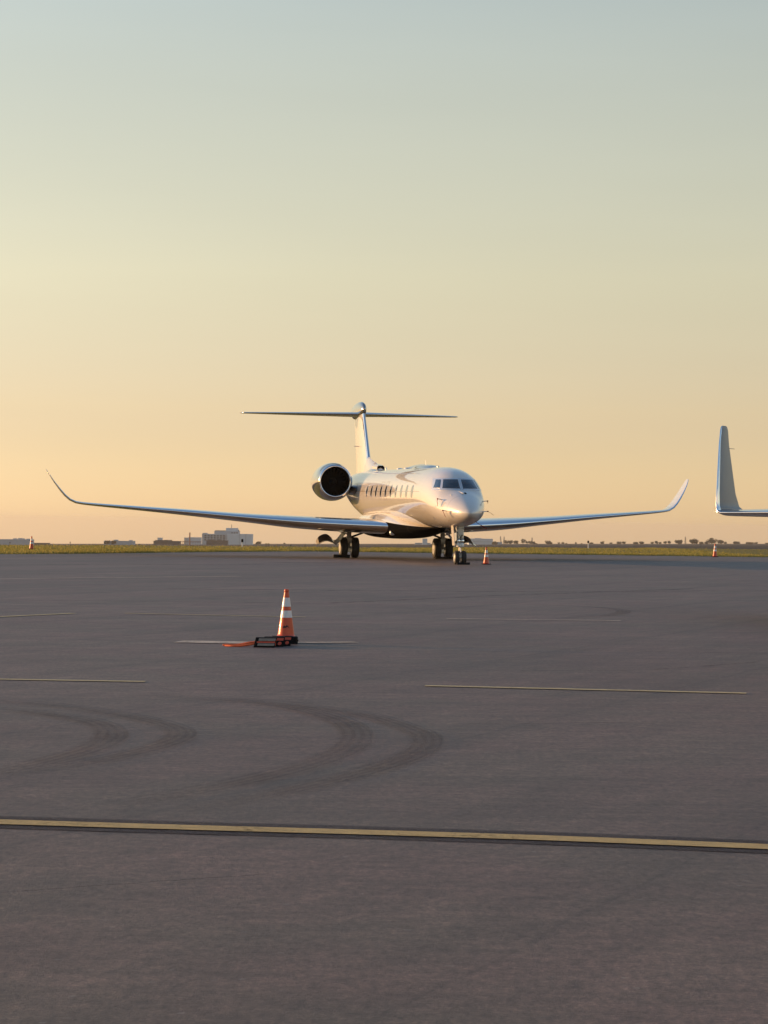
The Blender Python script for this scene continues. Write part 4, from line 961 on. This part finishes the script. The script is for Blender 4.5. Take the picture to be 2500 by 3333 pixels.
for a in [
  (351, 22, 14, 2380, 'leafy tree at the left end of the small grey flat building', 'bush', 'leaf_a'),
  (372, 20, 15, 2380, 'bushy tree against the front of the small grey flat building', 'bush', 'leaf_a'),
  (843, 20, 11, 2500, 'lone scrubby bush just right of the tall stepped building', 'bush', 'leaf_b'),
  (868, 7, 5, 2500, 'tiny shrub, first right of the scrubby bush', 'bush', 'leaf_b'), (876, 7, 6, 2500, 'tiny shrub, second right of the scrubby bush', 'bush', 'leaf_b'), (927, 9, 6, 2800, 'pale tiny shrub left of the two leaning posts', 'airy', 'leaf_b'),
  (1612, 22, 10, 2850, 'dark low tree right against the pale hangar', 'bush', 'leaf_a'),
  (1648, 18, 15, 2800, 'airy tree right of the two lattice masts', 'airy', 'leaf_a'), (1664, 22, 14.5, 2800, 'airy tree, third crown from the pale hangar', 'airy', 'leaf_a'), (1680, 20, 14, 2820, 'rounded tree left of the tall airy pair', 'round', 'leaf_a'),
  (1704, 20, 21, 2800, 'tallest airy tree with open crown below the far wing', 'airy', 'leaf_a'), (1716, 12, 15, 2840, 'narrow tree touching the tallest airy one', 'airy', 'leaf_b'),
  (1727, 17, 13, 2800, 'tree at the foot of the lattice mast, its left', 'airy', 'leaf_a'), (1738, 13, 11, 2810, 'tree at the foot of the lattice mast, its right', 'bush', 'leaf_a'), (1748, 7, 5, 2850, 'small shrub right of the lattice mast below the far wing', 'bush', 'leaf_b'),
  (1786, 24, 14, 2800, 'lone broad tree below the middle of the far wing', 'round', 'leaf_a'), (1796, 10, 9, 2830, 'small tree touching the lone broad one', 'airy', 'leaf_b'),
  (1820, 10, 8, 3300, 'faint bush, first of a loose row below the far winglet', 'airy', 'leaf_b'), (1834, 12, 8, 3300, 'faint bush, second of the loose row below the far winglet', 'airy', 'leaf_b'), (1845, 7, 5, 3300, 'faint shrub ending the loose row below the far winglet', 'bush', 'leaf_b'),
  (1876, 8, 8, 3200, 'small upright bush left of the grass marker', 'bush', 'leaf_a'), (1894, 7, 5, 3300, 'tiny faint shrub, nearest left of the grass marker', 'airy', 'leaf_b'), (1926, 14, 7.5, 3200, 'flat round bush just right of the grass marker', 'round', 'leaf_a'),
  (1961, 15, 11, 3000, 'dark round tree below the tip of the far winglet', 'round', 'leaf_a'), (1990, 12, 7, 3300, 'faint bush right of the dark round tree', 'airy', 'leaf_b'),
  (2016, 20, 10, 3100, 'spreading bush left of a twin crowned tree', 'airy', 'leaf_a'), (2031, 15, 12, 3000, 'twin crowned tree below the gap between the jets', 'round', 'leaf_a'),
  (2070, 20, 8, 3000, 'low bush pair, its left half, right of the gap', 'bush', 'leaf_a'), (2090, 18, 11, 3000, 'low bush pair, its taller right half', 'round', 'leaf_a'),
  (2124, 14, 9, 3200, 'pale airy tree, left of three', 'airy', 'leaf_b'), (2138, 16, 12, 3200, 'pale airy tree, tallest of three', 'airy', 'leaf_b'), (2150, 12, 9, 3200, 'pale airy tree, right of three', 'airy', 'leaf_b'),
  (2167, 14, 14, 2900, 'dark tree left of the close dark pair', 'round', 'leaf_a'), (2179, 14, 14, 2900, 'dark tree right of the close dark pair', 'round', 'leaf_a'),
  (2212, 30, 16, 2900, 'broad round tree left of the pale lattice mast', 'round', 'leaf_a'), (2261, 36, 21, 2900, 'largest domed tree right of the pale lattice mast', 'round', 'leaf_a'), (2284, 16, 9, 2900, 'low bush at the right foot of the largest domed tree', 'bush', 'leaf_a'),
  (2317, 36, 21, 3300, 'wide hazy dome tree left of the lone cone', 'round', 'leaf_a'), (2300, 14, 11, 3200, 'dark bush at the left foot of the wide hazy tree', 'bush', 'leaf_a'), (2347, 26, 15, 3300, 'hazy tree just right of the lone cone', 'round', 'leaf_b'), (2362, 14, 9, 3300, 'small hazy tree ending the clump by the lone cone', 'airy', 'leaf_b'),
  (2398, 26, 9, 3300, 'low hazy dome tree under the upright winglet', 'round', 'leaf_a'), (2441, 26, 6.8, 3400, 'flat hazy bush below the second wing', 'bush', 'leaf_b'), (2462, 14, 7.5, 3400, 'hazy round tree near the right edge', 'round', 'leaf_b'), (2497, 12, 5, 3400, 'faint shrub at the very right edge', 'bush', 'leaf_b')]:
    tree(*a)

# ------------------------------------------------------------------ haze over the whole plain
hz = NT('haze_air'); hz.n.remove(hz.p)
pv = hz.n.new('ShaderNodeVolumePrincipled'); pv.inputs['Color'].default_value = (.95, .89, .80, 1); pv.inputs['Density'].default_value = .00006; pv.inputs['Anisotropy'].default_value = .2
hz.l.new(pv.outputs[0], hz.n['Material Output'].inputs['Volume'])
zb, zt = -140, 9.2
o = MB().box((0, 4300, (zb+zt)/2), (9400, 9600, zt-zb)).build('haze', hz.m, None, None)
tag(o, 'thin dusty haze over the plain', kind='stuff')
